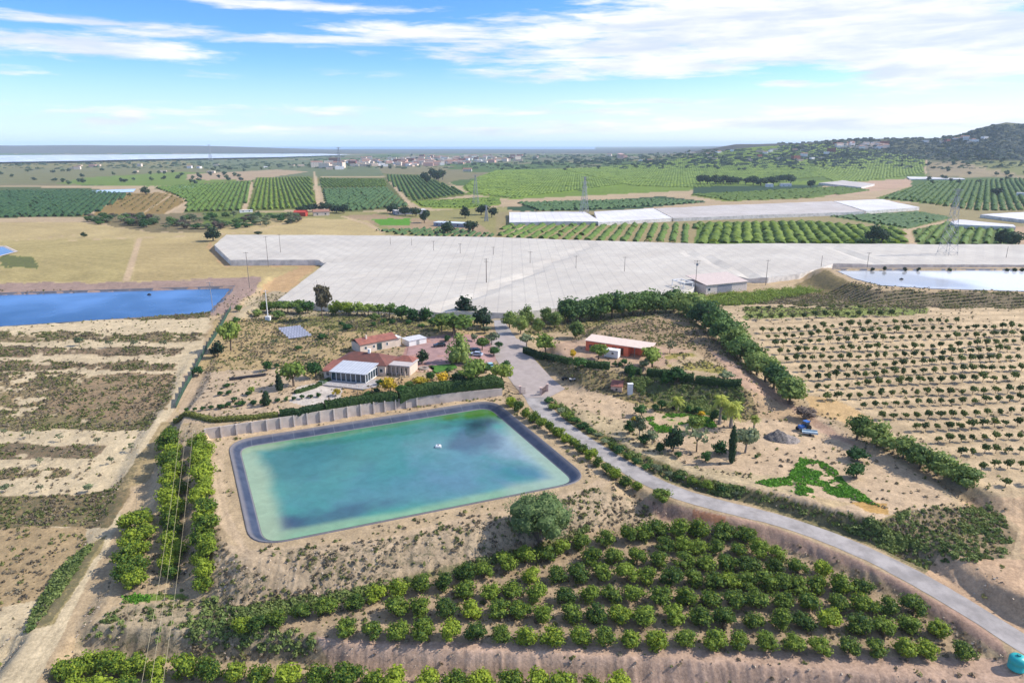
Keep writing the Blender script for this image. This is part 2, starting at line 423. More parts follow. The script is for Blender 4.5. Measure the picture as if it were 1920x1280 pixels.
# keep made surfaces calm
def flat_near_road(X, Y):
    m_ = np.ones(X.shape)
    for pl, hw, bl in ROADS:
        best = np.full(X.shape, 1e18)
        for i in range(len(pl)-1):
            ax, ay, _ = pl[i]; bx, by, _ = pl[i+1]; ex, ey = bx-ax, by-ay
            t = np.clip(((X-ax)*ex+(Y-ay)*ey)/(ex*ex+ey*ey), 0, 1)
            best = np.minimum(best, (X-ax-ex*t)**2+(Y-ay-ey*t)**2)
        m_ = np.minimum(m_, smooth((np.sqrt(best)-hw)/2))
    return m_
Z0 = hgt(XX, YY); m_ = flat_near_road(XX, YY)
FLATS = [poly([(425,830),(930,750),(1105,900),(480,1026)], 0), poly([(500,590),(960,590),(960,740),(560,760)], 3)]
dm = sdist(XX, YY, MAINB); m_ *= smooth((dm-.2)/2.0)
PX, PY = to_px(XX, YY, Z0)
# gullied, eroded banks
bank = np.zeros(XX.shape)
gx, gy = np.gradient(Z0); dyd = np.gradient(YY, axis=0); dxd = np.gradient(XX, axis=1)
slope = np.hypot(gx/dyd, gy/dxd)*(YY < 330)
bank = smooth((slope-.22)/.3)*(dm > 0)*m_
gull = fbm(XX*1.3+2*fbm(XX*.2, YY*.2, 71), YY*.15, 44, 3)-.5
ZZ = Z0+(ZZ-Z0)*m_+bank*gull*.5

col = np.zeros(XX.shape+(4,), np.float32)
def setc(mask, rgb, sc, a=1.0):
    c = np.array(C(*rgb)+(sc,), np.float32)
    wgt = (mask*a)[..., None].astype(np.float32)
    col[:] = col*(1-wgt)+c*wgt
warp = 1.0/np.maximum(.25, YY*1.05/FPX)        # pixels per metre, used so that borders wobble in metres
wu = (fbm(XX*.12, YY*.12, 51)-.5)*5.0*warp; wv = (fbm(XX*.12, YY*.12, 61)-.5)*2.2*warp
PXw = PX+wu; PYw = PY+wv
def pm(pts, rough=True, soft=0):
    a, b = (PXw, PYw) if rough else (PX, PY)
    pts = np.array(pts, float); lo = pts.min(0)-2; hi = pts.max(0)+2
    k = (a > lo[0]) & (a < hi[0]) & (b > lo[1]) & (b < hi[1])
    out = np.zeros(a.shape)
    if k.any(): out[k] = inside(a[k], b[k], pts)
    return out
SAND = (216,192,158)
setc(np.ones(XX.shape), (205,180,146), .25)
# distance: patchwork of olive, brown and green parcels
far = smooth((PY < 345)*1.0)
cell = vnoise(np.floor(XX/260+.25*np.floor(YY/300))*7.3, np.floor(YY/420)*3.1, 91)
cell2 = fbm(XX*.0025, YY*.0022, 92, 3)
for lo_, hi_, rgb in [(0,.3,(112,122,82)),(.3,.5,(146,138,104)),(.5,.68,(96,120,66)),(.68,.84,(126,122,92)),(.84,1.01,(78,106,60))]:
    setc(((cell*.6+cell2*.4+.08) >= lo_*.9+.05) * (PY < 348), rgb, .35)
setc((PY < 288)*(YY < 15000)*1.0, (104,104,104), .3)
setc(smooth((PX-1480)/120)*(PY < 302)*1.0, (100,106,72), .8)
gr_n = fbm(XX*.28, YY*.28, 88, 4)
def fld(pts, rgb, sc=0.0, rough=False, stripe=None, a=1.0, brk=None):
    m2 = pm(pts, rough)*a
    if brk is not None: m2 = m2*smooth((gr_n-brk)/.07)
    setc(m2, rgb, sc)
    if stripe:
        ang, spc, amt = stripe; q = (XX*math.cos(ang)+YY*math.sin(ang))/spc
        f = 1+amt*np.sin(2*math.pi*q)*m2+amt*1.5*(fbm(XX*.01, YY*.01, 37)-.5)*m2
        col[..., :3] *= f[..., None]
# --- plain behind the net
fld([(-900,306),(420,298),(700,302),(700,345),(420,345),(-900,345)], (150,142,92), .5)
fld([(-900,318),(60,316),(340,308),(560,318),(480,338),(290,345),(-900,345)], (140,138,98), .45, True)
fld([(160,333),(340,322),(480,330),(475,338),(290,350),(100,345)], (128,150,70), .2, True)
fld([(-900,345),(160,352),(260,365),(165,407),(-900,415)], (98,112,68), .2)
fld([(340,300),(700,300),(720,330),(500,334),(400,320)], (120,130,95), .4, True)
fld([(350,327),(520,318),(580,322),(470,338),(350,337)], (195,170,140), .1, True)
fld([(150,405),(235,362),(325,360),(352,378),(312,402),(250,405)], (172,142,84), .6, True)
fld([(285,352),(475,338),(455,397),(345,400),(352,378),(325,362)], (110,120,60), .2)
fld([(480,333),(585,331),(594,392),(462,397)], (120,128,58), .2)
fld([(597,331),(722,331),(768,388),(640,400),(612,392)], (112,118,66), .2)
fld([(720,326),(800,328),(850,355),(885,365),(772,380)], (118,126,62), .2)
fld([(772,378),(935,368),(940,384),(880,392),(790,390)], (150,165,60), .2)
fld([(866,352),(890,334),(930,319),(1180,313),(1490,309),(1735,318),(1738,331),(1560,347),(1300,357),(960,374),(880,364)], (128,152,58), .25, False, (0.6, 9, .05))
fld([(866,352),(890,334),(930,319),(1050,317),(1180,345),(960,374),(880,364)], (136,165,55), .2)
fld([(1240,318),(1735,318),(1735,330),(1500,340)], (105,128,58), .3)
fld([(930,390),(1240,368),(1330,378),(1130,398),(1000,400)], (64,92,60), .2)
fld([(1290,366),(1590,350),(1640,358),(1520,372),(1360,378)], (140,150,62), .2)
fld([(1300,350),(1560,346),(1480,362),(1300,366)], (62,88,60), .3)
fld([(1560,345),(1710,334),(1708,350),(1600,364),(1480,372),(1560,358)], (212,178,152), .05, True)
fld([(1640,372),(1740,340),(2300,326),(2300,398),(1820,398),(1720,380)], (112,132,60), .35)
fld([(1738,306),(1800,303),(1930,333),(1745,331)], (178,160,128), .3)
fld([(1800,303),(2300,296),(2300,326),(1920,330)], (140,142,90), .4)
fld([(440,397),(740,398),(950,388),(960,415),(940,445),(720,440),(690,415),(560,410)], (168,160,105), .45, True)
fld([(640,405),(700,402),(900,420),(930,445),(820,440),(720,425)], (186,160,128), .35, True)
fld([(695,411),(770,409),(768,422),(715,424)], (105,165,50), .05, True)
fld([(165,405),(330,400),(470,397),(560,410),(420,436),(290,436),(210,425)], (160,142,105), .7, True)
fld([(380,397),(560,400),(520,412),(380,425)], (120,140,62), .6, True)
fld([(930,398),(2300,370),(2300,470),(930,450)], (172,158,116), .25, True)
fld([(940,418),(1310,420),(1720,430),(1700,458),(1300,459),(925,447)], (178,160,118), .1)
fld([(1310,418),(1520,415),(1690,430),(1700,457),(1300,458)], (112,138,60), .1)
fld([(1555,406),(1720,396),(1785,408),(1700,430)], (98,128,62), .2)
fld([(1710,432),(1780,414),(1915,425),(1905,462),(1720,460)], (112,128,70), .35)
fld([(1880,425),(2300,420),(2300,470),(1910,462)], (206,176,146), .1)
# --- straw fields on the left
fld([(-900,415),(150,416),(290,437),(390,436),(500,408),(560,408),(690,413),(722,442),(560,540),(470,540),(-900,545)], (206,184,134), .04, False, (1.5, 3.4, .05))
fld([(30,450),(250,447),(248,528),(-900,532),(-900,480)], (194,176,122), .05, False, (1.45, 3.0, .06))
fld([(258,447),(385,447),(420,495),(590,492),(540,520),(250,527)], (198,176,126), .05, False, (1.55, 3.0, .05))
fld([(0,477),(60,482),(72,502),(0,500)], (130,140,70), .8, True)
fld([(385,460),(395,455),(430,490),(600,490),(560,530),(520,560),(470,575),(500,530),(560,500),(420,500)], (212,176,132), .25, True)
for pl_, wd_ in [([(236,528),(262,447)], 3.4), ([(110,452),(250,446),(400,441)], 2.2), ([(150,440),(20,452)], 1.6), ([(455,397),(474,338)], 3.5), ([(598,385),(589,322)], 6), ([(600,332),(720,332)], 3),
                 ([(725,335),(770,385)], 2.5), ([(165,405),(232,364)], 3), ([(300,360),(345,372),(348,380),(312,400)], 4), ([(268,400),(318,368)], 2.5), ([(840,342),(870,358),(960,372)], 3.5),
                 ([(975,398),(1130,380),(1330,378)], 4), ([(640,405),(690,420),(720,436)], 4.5), ([(960,445),(985,415),(1080,400)], 6), ([(1700,432),(1790,412)], 5), ([(1680,415),(1540,400)], 3), ([(1735,330),(1730,306)], 4),
                 ([(1700,430),(1712,458)], 5),([(560,410),(480,433),(400,441)], 2)]:
    w2 = poly(pl_, 0.0); d = np.full(XX.shape, 1e9)
    for i in range(len(w2)-1):
        ax, ay = w2[i]; bx, by = w2[i+1]; ex, ey = bx-ax, by-ay
        t = np.clip(((XX-ax)*ex+(YY-ay)*ey)/(ex*ex+ey*ey), 0, 1); d = np.minimum(d, np.hypot(XX-ax-ex*t, YY-ay-ey*t))
    setc(smooth((wd_*.5+.6-d)/1.0), (218,190,155), .0)
for pl_, wd_ in [([(965,325),(1095,359)], 5), ([(1100,322),(1225,349)], 5)]:
    w2 = poly(pl_, 0.0); ax, ay = w2[0]; bx, by = w2[1]; ex, ey = bx-ax, by-ay
    t = np.clip(((XX-ax)*ex+(YY-ay)*ey)/(ex*ex+ey*ey), 0, 1); d = np.hypot(XX-ax-ex*t, YY-ay-ey*t)
    setc(smooth((wd_-d)/2), (60,85,50), .3)
# --- left pond banks
fld([(-900,536),(200,530),(490,518),(480,545),(420,590),(200,604),(-900,618)], (178,152,140), .12, True)
fld([(-900,604),(0,606),(200,600),(398,582),(395,600),(200,612),(-900,626)], (150,128,100), .7, True)
# --- middle ground
fld([(520,545),(700,572),(960,585),(1270,545),(1300,560),(960,605),(640,600),(430,600),(470,560)], (196,178,148), .3, True)
# dry terraces
fld([(-900,618),(395,596),(380,650),(330,760),(262,850),(215,1000),(60,1290),(-900,1290)], (226,205,170), .14, True)
for vt, vb, xr, rgb in [(624,640,395,(150,130,100)),(652,667,345,(148,124,102)),(678,694,350,(146,122,98)),(700,770,330,(160,138,104)),(770,806,290,(150,134,98)),(833,858,200,(140,120,98)),(878,895,135,(150,130,98))]:
    fld([(-900,vt),(xr*.25,vt-2),(xr*.5,vt+3),(xr*.75,vt-1),(xr,vt+3),(xr-15,vb-2),(xr*.7,vb+2),(xr*.4,vb-3),(xr*.2,vb+2),(-900,vb)], tuple(int(c*1.14) for c in rgb), .72, True, brk=.29 if vb-vt < 40 else .40)
fld([(180,700),(330,700),(300,770),(240,790),(60,770)], (176,150,120), .6, True)
fld([(-300,945),(170,925),(240,900),(250,930),(200,990),(130,985),(-300,1010)], (158,138,104), .75, True)
fld([(-300,1000),(160,985),(170,1040),(110,1120),(-300,1190)], (196,170,132), .4, True)
fld([(195,930),(280,905),(300,840),(330,790),(300,790),(250,870)], (186,164,124), .7, True)
fld([(55,1180),(110,1070),(170,1020),(205,1000),(160,1080),(100,1170)], (182,164,118), .85, True)
# villa land
fld([(400,600),(640,590),(900,600),(920,640),(700,640),(640,700),(600,760),(345,795),(330,770),(380,680)], (205,178,132), .5, True)
fld([(480,600),(640,590),(880,600),(900,612),(780,625),(640,620)], (178,168,104), .7, True)
fld([(340,700),(520,690),(640,725),(600,760),(390,795),(335,790)], (212,186,156), .22, True)
fld([(560,722),(640,712),(650,745),(590,762),(545,752)], (222,210,200), .08, True)
fld([(640,720),(870,700),(930,715),(760,745),(640,752)], (205,172,130), .35, True)
fld([(765,640),(840,625),(925,630),(925,665),(900,690),(855,685),(770,690),(755,665)], (205,160,150), .0)
fld([(800,686),(852,682),(856,692),(815,699)], (110,160,40), .05)
# crest of the reservoir, banks
fld([(388,822),(940,741),(950,748),(925,757),(440,824),(420,845),(430,960),(465,1030),(700,1010),(1100,915),(1130,895),(1010,800),(945,741),(1150,905),(1100,935),(700,1035),(470,1050),(395,960)], (214,188,156), .12, True)
fld([(400,1010),(470,1032),(700,1014),(960,965),(1110,915),(1210,940),(1230,980),(1000,1040),(850,1070),(660,1120),(440,1160),(400,1130),(410,1090)], (206,182,152), .62, True)
fld([(440,1140),(660,1105),(860,1055),(1000,1025),(1110,985),(1100,1010),(990,1040),(820,1085),(600,1135),(450,1170)], (170,160,120), .75, True)
fld([(130,1290),(140,1200),(210,1140),(420,1118),(450,1160),(600,1160),(600,1235),(400,1240),(170,1230)], (196,176,146), .62, True)
fld([(225,1120),(340,1112),(355,1122),(240,1132)], (130,150,70), .4, True)
# foreground orchard floor
fld([(440,1165),(660,1120),(860,1070),(1010,1040),(1130,985),(1410,985),(1620,1060),(1760,1150),(1860,1225),(1220,1225),(600,1205)], (192,168,138), .3, True)
fld([(590,1195),(1230,1215),(1900,1235),(1990,1300),(1250,1300),(640,1275)], (212,180,158), .14, True)
# road bank
fld([(1200,935),(1260,945),(1380,968),(1500,1002),(1600,1045),(1700,1092),(1800,1150),(1880,1205),(1900,1240),(1780,1170),(1640,1075),(1500,1035),(1400,1000),(1240,975)], (208,172,150), .16, True)
fld([(1300,955),(1360,966),(1365,985),(1300,972)], (206,150,118), .1, True)
# garden plateau
fld([(1020,725),(1130,725),(1400,790),(1500,765),(1640,835),(1790,940),(1700,965),(1640,985),(1450,945),(1250,895),(1110,815),(1035,760)], (220,192,160), .16, True)
fld([(1060,760),(1200,800),(1280,870),(1500,900),(1500,930),(1300,890),(1130,830)], (214,192,155), .3, True)
fld([(1210,785),(1260,775),(1330,778),(1345,800),(1320,812),(1230,808)], (120,150,60), .5, True, brk=.44)
fld([(1250,788),(1300,785),(1300,800),(1262,802)], (214,190,150), .1, True)
fld([(1415,903),(1480,895),(1500,858),(1530,862),(1560,878),(1610,925),(1650,950),(1600,938),(1540,940)], (98,140,50), .3, True, brk=.49)
fld([(1500,925),(1560,935),(1600,945),(1550,950)], (216,190,150), .1, True)
fld([(1590,940),(1660,945),(1670,965),(1620,960)], (200,160,100), .3, True)
# bank between road and garden
fld([(1030,752),(1062,785),(1100,812),(1150,846),(1245,903),(1400,945),(1484,968),(1570,1003),(1655,1034),(1740,1075),(1880,1050),(1905,1000),(1850,960),(1700,955),(1640,980),(1450,928),(1271,880),(1180,840),(1110,800),(1045,752)], (160,146,104), .75, True)
fld([(1690,955),(1860,950),(1910,1000),(1890,1045),(1740,1060),(1640,1020)], (176,154,124), .65, True)
fld([(1760,1040),(1900,1050),(2300,1040),(2300,1200),(1920,1210),(1800,1140),(1730,1080)], (218,184,152), .12, True)
fld([(1800,945),(1850,925),(2300,925),(2300,1040),(1910,1040),(1915,990),(1860,950)], (220,188,154), .1, True)
# pink house land
fld([(985,655),(1100,690),(1220,703),(1400,722),(1440,760),(1400,792),(1240,775),(1150,745),(1050,705),(975,672)], (176,156,112), .62, True)
fld([(1180,705),(1390,725),(1385,785),(1260,770),(1190,735)], (118,128,76), .75, True)
fld([(1020,645),(1100,635),(1230,640),(1300,655),(1240,690),(1100,680),(1010,662)], (208,176,150), .08, True)
fld([(1240,660),(1300,662),(1370,695),(1360,702),(1250,690)], (172,160,90), .5, True, brk=.40)
fld([(1080,612),(1270,585),(1330,620),(1380,668),(1420,710),(1380,700),(1300,655),(1100,632)], (186,160,128), .5, True)
fld([(1330,650),(1400,690),(1500,770),(1640,850),(1560,820),(1440,760),(1380,715)], (206,172,148), .12, True)
fld([(1400,725),(1500,780),(1500,800),(1420,780)], (204,174,140), .25, True)
fld([(1000,595),(1270,560),(1300,580),(1080,620),(980,630)], (170,156,110), .5, True)
# right young orchard and reservoir bank
fld([(1330,575),(1560,565),(2300,560),(2300,930),(1850,930),(1700,830),(1500,745),(1400,650)], (220,194,158), .1, True, (1.62, 8.2, .13))
fld([(1510,740),(1560,750),(1640,790),(1600,800),(1520,775)], (226,190,140), .1, True)
fld([(1390,578),(1620,572),(1740,575),(1740,590),(1500,596),(1400,600)], (150,160,90), .45, True)
fld([(1400,570),(1540,545),(1640,542),(1920,550),(2300,555),(2300,578),(1900,580),(1640,575)], (168,148,120), .75, True)
fld([(1490,535),(1545,503),(1580,520),(1640,540),(1560,552),(1500,560)], (166,146,104), .65, True)
fld([(1290,585),(1340,572),(1400,572),(1540,548),(1500,540),(1400,548),(1330,555),(1270,560)], (110,150,50), .8, True)
# sediment-free inside of the basins is the liner
col[..., :3] *= np.array((1.02,1.0,.93), np.float32)
v_ = col[..., :3]; v_ *= (1+.20*(fbm(XX*.05, YY*.05, 77, 4)-.5)*near+.22*(fbm(XX*.6, YY*.6, 78, 3)-.5)*near)[..., None]
# vehicle ruts and worn wheel lanes
def rut(pl_, gauge=1.7, wd=.45, k_=.82, z=0.0):
    w2 = poly(pl_, z); lo = w2.min(0)-4; hi = w2.max(0)+4
    q = (XX > lo[0]) & (XX < hi[0]) & (YY > lo[1]) & (YY < hi[1]); x = XX[q]; y = YY[q]; d = np.full(x.shape, 1e9)
    for i in range(len(w2)-1):
        ax, ay = w2[i]; bx, by = w2[i+1]; ex, ey = bx-ax, by-ay
        t = np.clip(((x-ax)*ex+(y-ay)*ey)/(ex*ex+ey*ey), 0, 1); d = np.minimum(d, np.hypot(x-ax-ex*t, y-ay-ey*t))
    d += (fbm(x*.15, y*.15, 141, 3)-.5)*.8
    g = smooth(1-np.abs(d-gauge/2)/wd); c3 = col[q]; lane = smooth((2.0-d)/1.0)
    c3[:, :3] *= (1+.10*lane-(1-k_)*g)[:, None]; c3[:, 3] *= 1-.8*lane; col[q] = c3
rut(TRACK)
rut([(1045,762,0),(1075,785,0),(1150,832,.3),(1260,872,.6),(1360,898,.6),(1480,915,.6),(1600,950,.6),(1660,960,.6)])
rut([(1345,640),(1400,690),(1450,745),(1510,790),(1600,835),(1700,900)], z=1.0)
rut([(1040,738),(1110,742),(1200,757),(1330,775),(1420,800),(1490,840)], z=.6)
rut([(1900,930),(1915,990),(1905,1040),(1930,1120)], z=-1)
rut([(360,790),(300,900),(262,985),(215,1090),(120,1230)], z=-3)
rut([(388,835),(412,960),(440,1035),(560,1060)], z=0)
col[..., :3] *= (1+bank*gull*.35)[..., None]
nr, nc = XX.shape
idx = np.arange(nr*nc).reshape(nr, nc)
F = np.stack([idx[:-1,:-1], idx[:-1,1:], idx[1:,1:], idx[1:,:-1]], -1).reshape(-1, 4)
GM = bpy.data.materials.new('ground_soil'); GM.use_nodes = True; t = NT(GM.node_tree); b = t.n['Principled BSDF']
at_ = t.new('ShaderNodeAttribute'); at_.attribute_name = 'soil'
geo = t.new('ShaderNodeNewGeometry').outputs['Position']
nA = t.noise(geo, .35, 6, .65); nB = t.noise(geo, 2.2, 5, .7); nC = t.noise(geo, .9, 6, .7, .5); nD = t.noise(geo, .02, 4, .6)
val = t.m('ADD', t.m('ADD', t.ss(nA, .25, .75, .80, 1.14), t.ss(nB, .32, .68, -.20, .16)), t.ss(nD, .3, .7, -.08, .08))
cc = t.new('ShaderNodeVectorMath', operation='SCALE'); t.l.new(at_.outputs['Color'], cc.inputs[0]); t.l.new(val, cc.inputs['Scale'])
scr = t.mix(t.ss(nA, .35, .65), (.08,.085,.04,1), (.10, .085, .055, 1))
thr = t.m('SUBTRACT', .70, t.m('MULTIPLY', at_.outputs['Alpha'], .30))
f = t.ss(t.m('SUBTRACT', t.m('ADD', t.m('MULTIPLY', nC, .6), t.m('MULTIPLY', nB, .4)), thr), -.02, .05)
t.l.new(t.mix(t.m('MULTIPLY', f, .72), cc.outputs[0], scr), b.inputs['Base Color'])
b.inputs['Roughness'].default_value = .95; b.inputs['Specular IOR Level'].default_value = .1
bp = t.new('ShaderNodeBump'); bp.inputs['Strength'].default_value = .5; bp.inputs['Distance'].default_value = .25
t.l.new(t.noise(geo, 1.4, 8, .7), bp.inputs['Height']); t.l.new(bp.outputs[0], b.inputs['Normal'])
gme = mesh_np('ground', np.stack([XX, YY, ZZ], -1).reshape(-1, 3), F, GM, smooth_=True)
ca = gme.color_attributes.new('soil', 'FLOAT_COLOR', 'POINT'); ca.data.foreach_set('color', col.reshape(-1).astype(np.float32))
ground = obj('ground', gme); tag(ground, kind='structure')
# ground behind and beside the camera
gm2 = MB().add([(-2500,-2500,-10),(2500,-2500,-10),(2500,yy[0],-10),(-2500,yy[0],-10)], [(0,1,2,3)]).mesh('ground_behind', mat('plain_soil', C(200,176,140), scale=.2))
tag(obj('ground_behind', gm2), kind='structure')

# ------------------------------------------------------------------ roads
def ribbon_mesh(pts, hw, name, material, label=None, lift=.05, step=1.5, wfn=None):
    w3 = np.array([list(P(u, v, z))+[z] for u, v, z in pts])
    seg = np.hypot(*(w3[1:, :2]-w3[:-1, :2]).T); cum = np.concatenate([[0], np.cumsum(seg)])
    tt = np.arange(0, cum[-1], step)
    # smooth the line
    q = np.stack([np.interp(tt, cum, w3[:, k]) for k in range(3)], 1)
    for _ in range(12): q[1:-1] = (q[:-2]+2*q[1:-1]+q[2:])/4
    d = np.gradient(q[:, :2], axis=0); d /= np.linalg.norm(d, axis=1)[:, None]; nrm = np.stack([-d[:, 1], d[:, 0]], 1)
    V = []; nx = 9
    for j in range(nx):
        f = -1+2*j/(nx-1); w_ = (wfn(tt/cum[-1]) if wfn else hw)
        e = (fbm(tt*.25, tt*0+j, 6, 3)-.5)*.5 if j in (0, nx-1) else 0
        a = q[:, :2]+nrm*(np.asarray(w_*f+e*f)[:, None] if not np.isscalar(w_*f+e*f) else w_*f)
        V.append(np.concatenate([a, (hgt(a[:, 0], a[:, 1])+lift)[:, None]], 1))
    V = np.array(V); n = V.shape[1]; V = V.reshape(-1, 3)
    F = [(j*n+i, (j+1)*n+i, (j+1)*n+i+1, j*n+i+1) for j in range(nx-1) for i in range(n-1)]
    o = obj(name, mesh_np(name, V, F, material, smooth_=True)); tag(o, kind='structure'); return q, nrm
ASPH = mat('old_asphalt', C(196,187,180), var=.32, scale=.28, rough=.9, detail=8, bump=.2)
roadq, roadn = ribbon_mesh(ROAD, 2.2, 'road', ASPH, wfn=lambda t: np.interp(t, [0, .1, .22, .3, .36, .45, 1], [2.0, 3.0, 4.8, 4.0, 3.4, 2.5, 2.35]))
def sheet(name, pts, material, lift=.06, step=2.0, z=None):
    pg = poly(pts, z if z is not None else 0.0); lo = pg.min(0); hi = pg.max(0)
    bm = bmesh.new(); bm.faces.new([bm.verts.new((p[0], p[1], 0)) for p in pg])
    for ax, a, b_ in ((0, lo[0], hi[0]), (1, lo[1], hi[1])):
        x = a+step
        while x < b_:
            no = (1,0,0) if ax == 0 else (0,1,0); co = (x,0,0) if ax == 0 else (0,x,0)
            bmesh.ops.bisect_plane(bm, geom=bm.verts[:]+bm.edges[:]+bm.faces[:], plane_co=co, plane_no=no); x += step
    xs = np.array([v.co.x for v in bm.verts]); ys = np.array([v.co.y for v in bm.verts]); h = hgt(xs, ys)+lift
    for v, hh in zip(bm.verts, h): v.co.z = hh
    me = bpy.data.meshes.new(name); bm.to_mesh(me); bm.free(); me.materials.append(material)
    for p in me.polygons:
        p.use_smooth = True
    if me.polygons and me.polygons[0].normal.z < 0: me.flip_normals()
    o = obj(name, me); return o
PAVE = mat('worn_paving', C(200,184,174), var=.14, scale=.4, bump=.2)
REDP = mat('red_paving', C(196,156,148), var=.2, scale=.5, bump=.2)
tag(sheet('forecourt', [(918,640),(950,632),(985,645),(1000,672),(1035,705),(1060,722),(1030,738),(985,738),(962,715),(925,668)], PAVE, .10, 2.0, 1.5), kind='structure')
tag(sheet('driveway', [(768,642),(800,632),(905,630),(925,645),(930,668),(900,690),(862,686),(800,685),(762,668)], REDP, .10, 2.0, 3.0), kind='structure')
tag(sheet('lawn', [(800,687),(852,682),(858,690),(818,699)], mat('lawn_grass', (.06,.16,.015), var=.3), .12, 1.5, 3.0), kind='structure')

# ------------------------------------------------------------------ water
def resample(pg, step):
    out = []
    for i in range(len(pg)):
        a, b = pg[i], pg[(i+1) % len(pg)]; n = max(1, int(np.linalg.norm(b-a)/step))
        for k in range(n): out.append(a+(b-a)*k/n)
    return np.array(out)
def inset(pg, d):
    # orientation independent inward offset by mitred normals
    A = 0.5*np.sum(pg[:,0]*np.roll(pg[:,1],-1)-np.roll(pg[:,0],-1)*pg[:,1]); sgn = 1 if A > 0 else -1
    e = np.roll(pg, -1, 0)-pg; e /= np.linalg.norm(e, axis=1)[:, None]+1e-9
    n = np.stack([-e[:,1], e[:,0]], 1)*sgn; n2 = np.roll(n, 1, 0); m2 = n+n2; m2 /= np.linalg.norm(m2, axis=1)[:, None]+1e-9
    c = np.clip((m2*n).sum(1), .5, 1)
    return pg+m2*(d/c)[:, None]
def rings(name, ringlist, material, parent=None):
    n = len(ringlist[0][0]); V = []
    for pg, z in ringlist: V += [(p[0], p[1], z) for p in pg]
    F = [(k*n+i, k*n+(i+1) % n, (k+1)*n+(i+1) % n, (k+1)*n+i) for k in range(len(ringlist)-1) for i in range(n)]
    return obj(name, mesh_np(name, V, F, material), parent)
def liner_mat():
    m_ = bpy.data.materials.new('geomembrane'); m_.use_nodes = True; t = NT(m_.node_tree); b = t.n['Principled BSDF']
    g = t.new('ShaderNodeNewGeometry').outputs['Position']; s_ = t.new('ShaderNodeSeparateXYZ'); t.l.new(g, s_.inputs[0])
    n = t.noise(g, .5, 5, .6)
    c = t.mix(t.ss(n, .3, .7), (.022,.032,.060, 1), (.050,.062,.095, 1))
    fr = t.m('ABSOLUTE', t.m('SUBTRACT', t.m('FRACT', t.m('DIVIDE', t.m('ADD', s_.outputs[0], t.m('MULTIPLY', s_.outputs[1], .45)), 5.5)), .5)); c = t.mix(t.ss(fr, .475, .5, 0, .5), c, (.16,.17,.19, 1))
    dust = t.m('MULTIPLY', t.ss(s_.outputs[2], -1.2, -.95, 1, 0), .6)
    c = t.mix(dust, c, (.30,.27,.24, 1)); c = t.mix(t.ss(s_.outputs[2], -.4, .1, 0, .3), c, (.4,.33,.26, 1))
    t.l.new(c, b.inputs['Base Color']); b.inputs['Roughness'].default_value = .45
    return m_
LINER = liner_mat()
mb_ = resample(MAINB, 1.0)
ln = rings('reservoir_liner', [(inset(mb_, -.35), -.05), (inset(mb_, -.2), .20), (mb_, .18), (inset(mb_, 3.4), -1.85)], LINER)
tag(ln, 'dark plastic liner on the sloping sides of the turquoise reservoir', 'pond liner')
wl = -1.15
wring = inset(mb_, 2.35)
cen = wring.mean(0)
NR = 46; ringl = [(wring+(cen-wring)*(1-(1-k/NR))) for k in range(NR+1)]
V = np.concatenate([np.concatenate([r_, np.full((len(r_), 1), wl)], 1) for r_ in ringl]); n = len(wring)
F = np.array([(k*n+i, k*n+(i+1) % n, (k+1)*n+(i+1) % n, (k+1)*n+i) for k in range(NR) for i in range(n)])
ed = -sdist(V[:,0], V[:,1], wring); u_, v_ = to_px(V[:,0], V[:,1], V[:,2])
nz = fbm(V[:,0]*.09, V[:,1]*.09, 5, 5); nz2 = fbm(V[:,0]*.3, V[:,1]*.3, 15, 4)
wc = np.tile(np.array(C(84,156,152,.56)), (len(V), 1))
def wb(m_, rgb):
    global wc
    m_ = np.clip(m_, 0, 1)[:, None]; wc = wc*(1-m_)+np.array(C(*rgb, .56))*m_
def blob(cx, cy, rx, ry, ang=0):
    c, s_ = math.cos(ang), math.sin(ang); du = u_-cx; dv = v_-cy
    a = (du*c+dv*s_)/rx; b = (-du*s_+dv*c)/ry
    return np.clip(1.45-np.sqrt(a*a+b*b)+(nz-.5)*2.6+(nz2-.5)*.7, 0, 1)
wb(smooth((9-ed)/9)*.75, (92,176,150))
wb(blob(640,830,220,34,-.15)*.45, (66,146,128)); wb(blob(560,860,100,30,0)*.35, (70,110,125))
wb(blob(985,835,90,52,.5)*.75, (176,194,206)); wb(blob(860,870,90,60,.2)*.4, (140,172,192)); wb(blob(800,920,160,45,-.1)*.35, (110,145,175))  # palest blob at right centre: reflected light painted into the water colour
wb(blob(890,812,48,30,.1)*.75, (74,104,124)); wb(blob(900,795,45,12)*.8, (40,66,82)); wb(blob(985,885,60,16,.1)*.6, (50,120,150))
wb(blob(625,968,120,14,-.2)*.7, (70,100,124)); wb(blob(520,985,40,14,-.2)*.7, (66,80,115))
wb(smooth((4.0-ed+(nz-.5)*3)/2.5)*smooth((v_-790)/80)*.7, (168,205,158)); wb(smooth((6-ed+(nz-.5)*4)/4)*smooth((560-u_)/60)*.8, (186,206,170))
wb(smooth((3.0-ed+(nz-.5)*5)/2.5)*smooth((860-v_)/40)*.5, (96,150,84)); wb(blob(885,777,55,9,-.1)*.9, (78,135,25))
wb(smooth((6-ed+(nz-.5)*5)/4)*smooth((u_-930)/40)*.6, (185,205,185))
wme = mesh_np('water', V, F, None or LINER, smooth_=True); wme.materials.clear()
wa = wme.color_attributes.new('tint', 'FLOAT_COLOR', 'POINT'); wa.data.foreach_set('color', np.concatenate([wc, np.ones((len(V),1))], 1).astype(np.float32).ravel())
